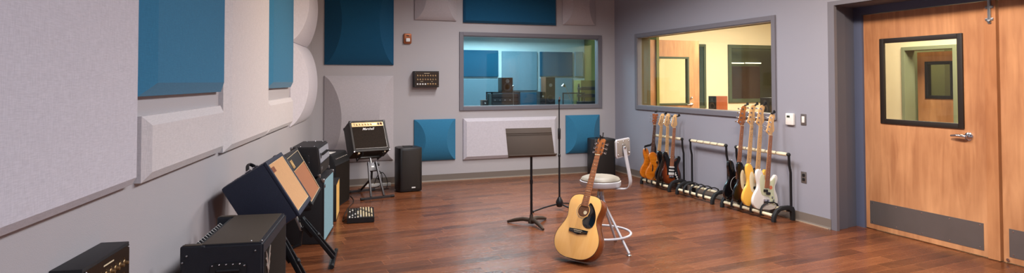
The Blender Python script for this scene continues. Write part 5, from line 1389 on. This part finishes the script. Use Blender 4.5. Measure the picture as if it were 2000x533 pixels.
for y, ww, dep in ((0.49, 0.029, 0.026), (0.55, 0.028, 0.020), (nut, 0.0215, 0.017)):
    rs.append(m.ring([Vector((ww*math.cos(a), y, 0.003+dep*math.sin(a))) for a in [PI+PI*k/10 for k in range(11)]]))
m.skin(rs); m.build('neck', M['mahog'], t)
m = MB(); rs = []
for y, ww in ((0.412, 0.030), (nut, 0.0215)):
    rs.append(m.ring([Vector(q) for q in ((-ww, y, 0.001), (ww, y, 0.001), (ww, y, 0.007), (0, y, 0.0082), (-ww, y, 0.007))]))
m.skin(rs); fb = m.build('fretboard', M['rosebrown'], t, smooth=0)
sl = 0.625
for k in range(1, 21):
    y = nut-sl*(1-2**(-k/12))
    if y < 0.42: break
    ww = 0.0215+0.0085*(nut-y)/(nut-0.412)
    MB().box((0, y, 0.0080), (2*ww, 0.0014, 0.0016)).build('fret', M['steel'], fb, smooth=0)
for k in (3, 5, 7, 9, 12, 15):
    y = nut-sl*(1-(2**(-(k-1)/12)+2**(-k/12))/2)
    for x in ((-0.009, 0.009) if k == 12 else (0,)):
        MB().cyl((x, y, 0.0075), (x, y, 0.0090), 0.0032, n=8).build('position_marker', M['ivory'], fb)
MB().span((-0.0215, nut-0.002, 0.0), (0.0215, nut+0.004, 0.010)).build('nut', M['ivory'], t)
hd = [(.0225, 0), (.034, .018), (.036, .06), (.033, .12), (.036, .150), (.022, .160), (0, .153), (-.022, .160), (-.036, .150), (-.033, .12), (-.036, .06), (-.034, .018), (-.0225, 0)]
MB().prism([(x, y*0.9+nut) for x, y in hd], -0.012, 0.003, 0.0015).build('headstock', M['roast'], t)
pg = []
for k in range(3):
    for sd in (-1, 1):
        x, y = sd*0.022, nut+0.028+k*0.037; pg.append((x, y))
        m = MB(); m.cyl((x, y, 0.002), (x, y, 0.014), 0.0038, n=10); m.cyl((x, y, 0.002), (x, y, 0.005), 0.0075, n=12)
        m.cyl((x, y, -0.016), (x+sd*0.028, y, -0.016), 0.0028, n=8); m.box((x+sd*0.034, y, -0.016), (0.016, 0.018, 0.008), bevel=0.003)
        m.build('tuner', M['chrome'], t)
for k in range(6):
    px, py = pg[(0, 2, 4, 5, 3, 1)[k]]
    MB().tube([((k/5-0.5)*0.055, 0.215, 0.014), ((k/5-0.5)*0.036, nut, 0.0105), (px, py, 0.010)], 0.0006, n=5).build('string', M['brass'], t)
hp = P0 + U*(0.985*AS) + N*0.0
t2 = thing('clip_tuner', 'black clip tuner on the acoustic guitar headstock', 'tuner', place(hp.x, hp.y, hp.z, 0), 'clip on tuners on the headstocks')
MB().tube([(-0.020, 0, -0.012), (-0.016, -0.006, 0.018), (-0.02, -0.004, 0.030)], 0.006, n=8).build('clamp', M['plastic'], t2)
MB().tube([(-0.012, 0, 0.004), (0.006, -0.004, 0.012), (0.010, -0.004, 0.05)], 0.005, n=8).build('arm', M['plastic'], t2)
MB().box((-0.006, -0.004, 0.014), (0.03, 0.012, 0.012), bevel=0.003).build('display', M['rubber'], t2)

# ================================================================ GEAR SEEN THROUGH THE WINDOWS
def monitor(x, y, z, w_, d, h, label, mt='brown_box', yaw=0.0, cat='speaker'):
    t = thing('studio_monitor', label, cat, place(x, y, z, yaw))
    MB().span((-w_/2, 0, 0), (w_/2, d, h), bevel=0.006).build('cabinet', M[mt], t)
    MB().span((-w_/2+0.004, -0.004, 0.004), (w_/2-0.004, 0.002, h-0.004)).build('baffle', M['plastic'], t)
    MB().lathe([(w_*0.36, 0), (w_*0.36, 0.006), (w_*0.30, 0.004), (w_*0.12, -0.006), (0, -0.002)], o=(0, -0.004, h*0.36), axis=(0, -1, 0), n=20).build('woofer', M['gray_metal'], t)
    MB().lathe([(w_*0.17, 0), (w_*0.17, 0.006), (w_*0.10, 0.003), (0, 0.008)], o=(0, -0.004, h*0.76), axis=(0, -1, 0), n=16).build('tweeter', M['steel'], t)
    return t
# long console desk in the control room
t = thing('console_desk', 'long dark console desk under the control room window', 'desk', place(2.5, 9.35, 0, 0))
MB().span((0, 0, 0.90), (2.45, 0.75, 0.95), bevel=0.006).build('desktop', M['brown_box'], t)
for x in (0.05, 2.35): MB().span((x, 0.05, 0), (x+0.05, 0.70, 0.90)).build('leg', M['brown_box'], t)
def on_desk(px_x0, px_x1, z0, z1, y, d, build): pass
monitor(3.09, 9.72, 0.952, 0.095, 0.12, 0.20, 'small dark speaker at the left edge of the control room desk')
# rack case at left with a small stacked speaker on top
t = thing('equipment_rack', 'dark open equipment rack on the left of the control room desk', 'equipment rack', place(3.20, 9.72, 0.952, 0))
fr = MB()
for x in (0.0, 0.50):
    for y in (0, 0.28): fr.span((x, y, 0), (x+0.022, y+0.022, 0.33))
for z in (0, 0.308):
    for y in (0, 0.28): fr.span((0, y, z), (0.522, y+0.022, z+0.022))
fr.build('frame', M['gray_metal'], t)
MB().span((0.022, 0.03, 0.022), (0.50, 0.27, 0.300)).build('rack_units', M['plastic'], t)
for k in range(4):
    MB().span((0.03, 0.022, 0.035+k*0.068), (0.49, 0.03, 0.090+k*0.068), bevel=0.002).build('unit_face', M['gray_metal'], t)
for k in range(9): MB().cyl((0.07+(k % 5)*0.09, 0.022, 0.06+(k//5)*0.136), (0.07+(k % 5)*0.09, 0.010, 0.06+(k//5)*0.136), 0.012, n=10).build('knob', M['steel'], t)
monitor(3.50, 9.76, 1.283, 0.20, 0.20, 0.245, 'small black speaker standing on the rack in the control room', 'plastic')
t = thing('talkback_microphone', 'thin gooseneck microphone beside the rack in the control room', 'microphone', place(3.55, 9.60, 0.952, 0))
MB().tube([(0, 0, 0), (0.0, 0, 0.25), (-0.01, -0.01, 0.36), (-0.02, -0.03, 0.42)], 0.005, n=8).build('gooseneck', M['steel'], t)
MB().ball((-0.02, -0.04, 0.43), 0.016).build('capsule', M['chrome'], t)
MB().lathe([(0.04, 0), (0.04, 0.01), (0, 0.02)]).build('base', M['gray_metal'], t)
monitor(4.17, 9.80, 0.952, 0.10, 0.16, 0.33, 'low dark speaker left of the tall brown one in the control room', 'plastic')
monitor(4.31, 9.78, 0.952, 0.18, 0.22, 0.585, 'tall brown speaker near the middle of the control room desk')
t = thing('computer_monitor', 'thin framed screen on the control room desk behind the microphone stand', 'computer screen', place(4.35, 9.37, 0.952, 0))
m = MB(); ring_frame(m, 'Y', 0, 0.02, 0.40, 0.06, 0.30, 0.02, -0.012, 0.012); m.build('bezel', M['gray_metal'], t)
MB().span((0.01, 0.0, 0.05), (0.41, 0.008, 0.31)).build('screen', M['cloudy'], t, smooth=0)
MB().span((0.16, 0.01, 0), (0.26, 0.05, 0.05)).build('foot', M['gray_metal'], t)
t = thing('control_desk_lamp', 'small chrome desk lamp between the speakers in the control room', 'desk lamp', place(4.50, 9.60, 0.952, 0))
MB().tube([(0.16, 0, 0), (0.09, 0, 0.24), (0.0, 0, 0.46)], 0.006, n=8).build('arm', M['chrome'], t)
MB().lathe([(0.012, 0.05), (0.018, 0.035), (0.045, 0), (0.038, 0.0), (0.012, 0.03)], o=(-0.03, 0, 0.42), axis=(0.3, 0, 1), n=16).build('lamp_shade', M['chrome'], t)
MB().lathe([(0.05, 0), (0.05, 0.012), (0, 0.02)], o=(0.16, 0, 0)).build('base', M['chrome'], t)
t = thing('speaker_cabinet', 'olive brown cabinet at the right end of the control room desk', 'speaker cabinet', place(4.72, 9.42, 0.952, 0))
MB().span((0, 0, 0), (0.30, 0.28, 0.53), bevel=0.01).build('cabinet', M['olive'], t)
MB().span((0.02, -0.006, 0.02), (0.28, 0.0, 0.50)).build('grille', M['olive'], t)
t = thing('keyboard_stack', 'dark tiered keyboard and gear at the right edge of the control room window', 'keyboard', place(4.50, 9.03, 0.0, 0))
for k in range(3):
    kb = MB().box((0.28, 0.16, 1.10+k*0.12), (0.42, 0.20-0.03*k, 0.05), bevel=0.008).build('keyboard', M['plastic'], t)
    MB().box((0.28, 0.05+0.015*k, 1.13+k*0.12), (0.38, 0.03, 0.008)).build('keys', M['gray_metal'], kb)
for x in (0.10, 0.46): MB().span((x, 0.24, 0), (x+0.025, 0.265, 1.42)).build('stand_post', M['gray_metal'], t)
# booth gear: two monitors on a counter
t = thing('booth_counter', 'long pale wooden counter just inside the right window', 'counter', place(XR+0.62, 6.7, 0, 0))
MB().span((0, 0, 0.93), (1.35, 1.9, 0.975), bevel=0.006).build('counter_top', M['maple'], t)
for x in (0.05, 1.2):
    for y in (0.05, 1.8): MB().span((x, y, 0), (x+0.06, y+0.06, 0.93)).build('leg', M['maple'], t)
def booth_speaker(x, y, z, yaw, label, side='red_box'):
    t = thing('studio_monitor', label, 'speaker', place(x, y, z, yaw))
    w_, d, h = 0.175, 0.23, 0.245
    MB().span((0, -w_/2, 0), (d, w_/2, h), bevel=0.004).build('cabinet', M[side], t)
    MB().span((-0.004, -w_/2, 0.0), (0.003, w_/2, h)).build('baffle', M['plastic'], t)
    MB().lathe([(0.062, 0), (0.062, 0.006), (0.05, 0.004), (0.02, -0.004), (0, 0)], o=(-0.004, 0, 0.085), axis=(-1, 0, 0), n=20).build('woofer', M['gray_metal'], t)
    MB().lathe([(0.026, 0), (0.026, 0.005), (0, 0.006)], o=(-0.004, 0, 0.19), axis=(-1, 0, 0), n=16).build('tweeter', M['gray_metal'], t)
booth_speaker(6.37, 8.05, 0.977, R(3), 'reddish brown studio speaker on the booth counter in front of the inner window')
booth_speaker(6.44, 6.98, 0.977, R(3), 'dark studio speaker at the right edge of the booth window', 'plastic')
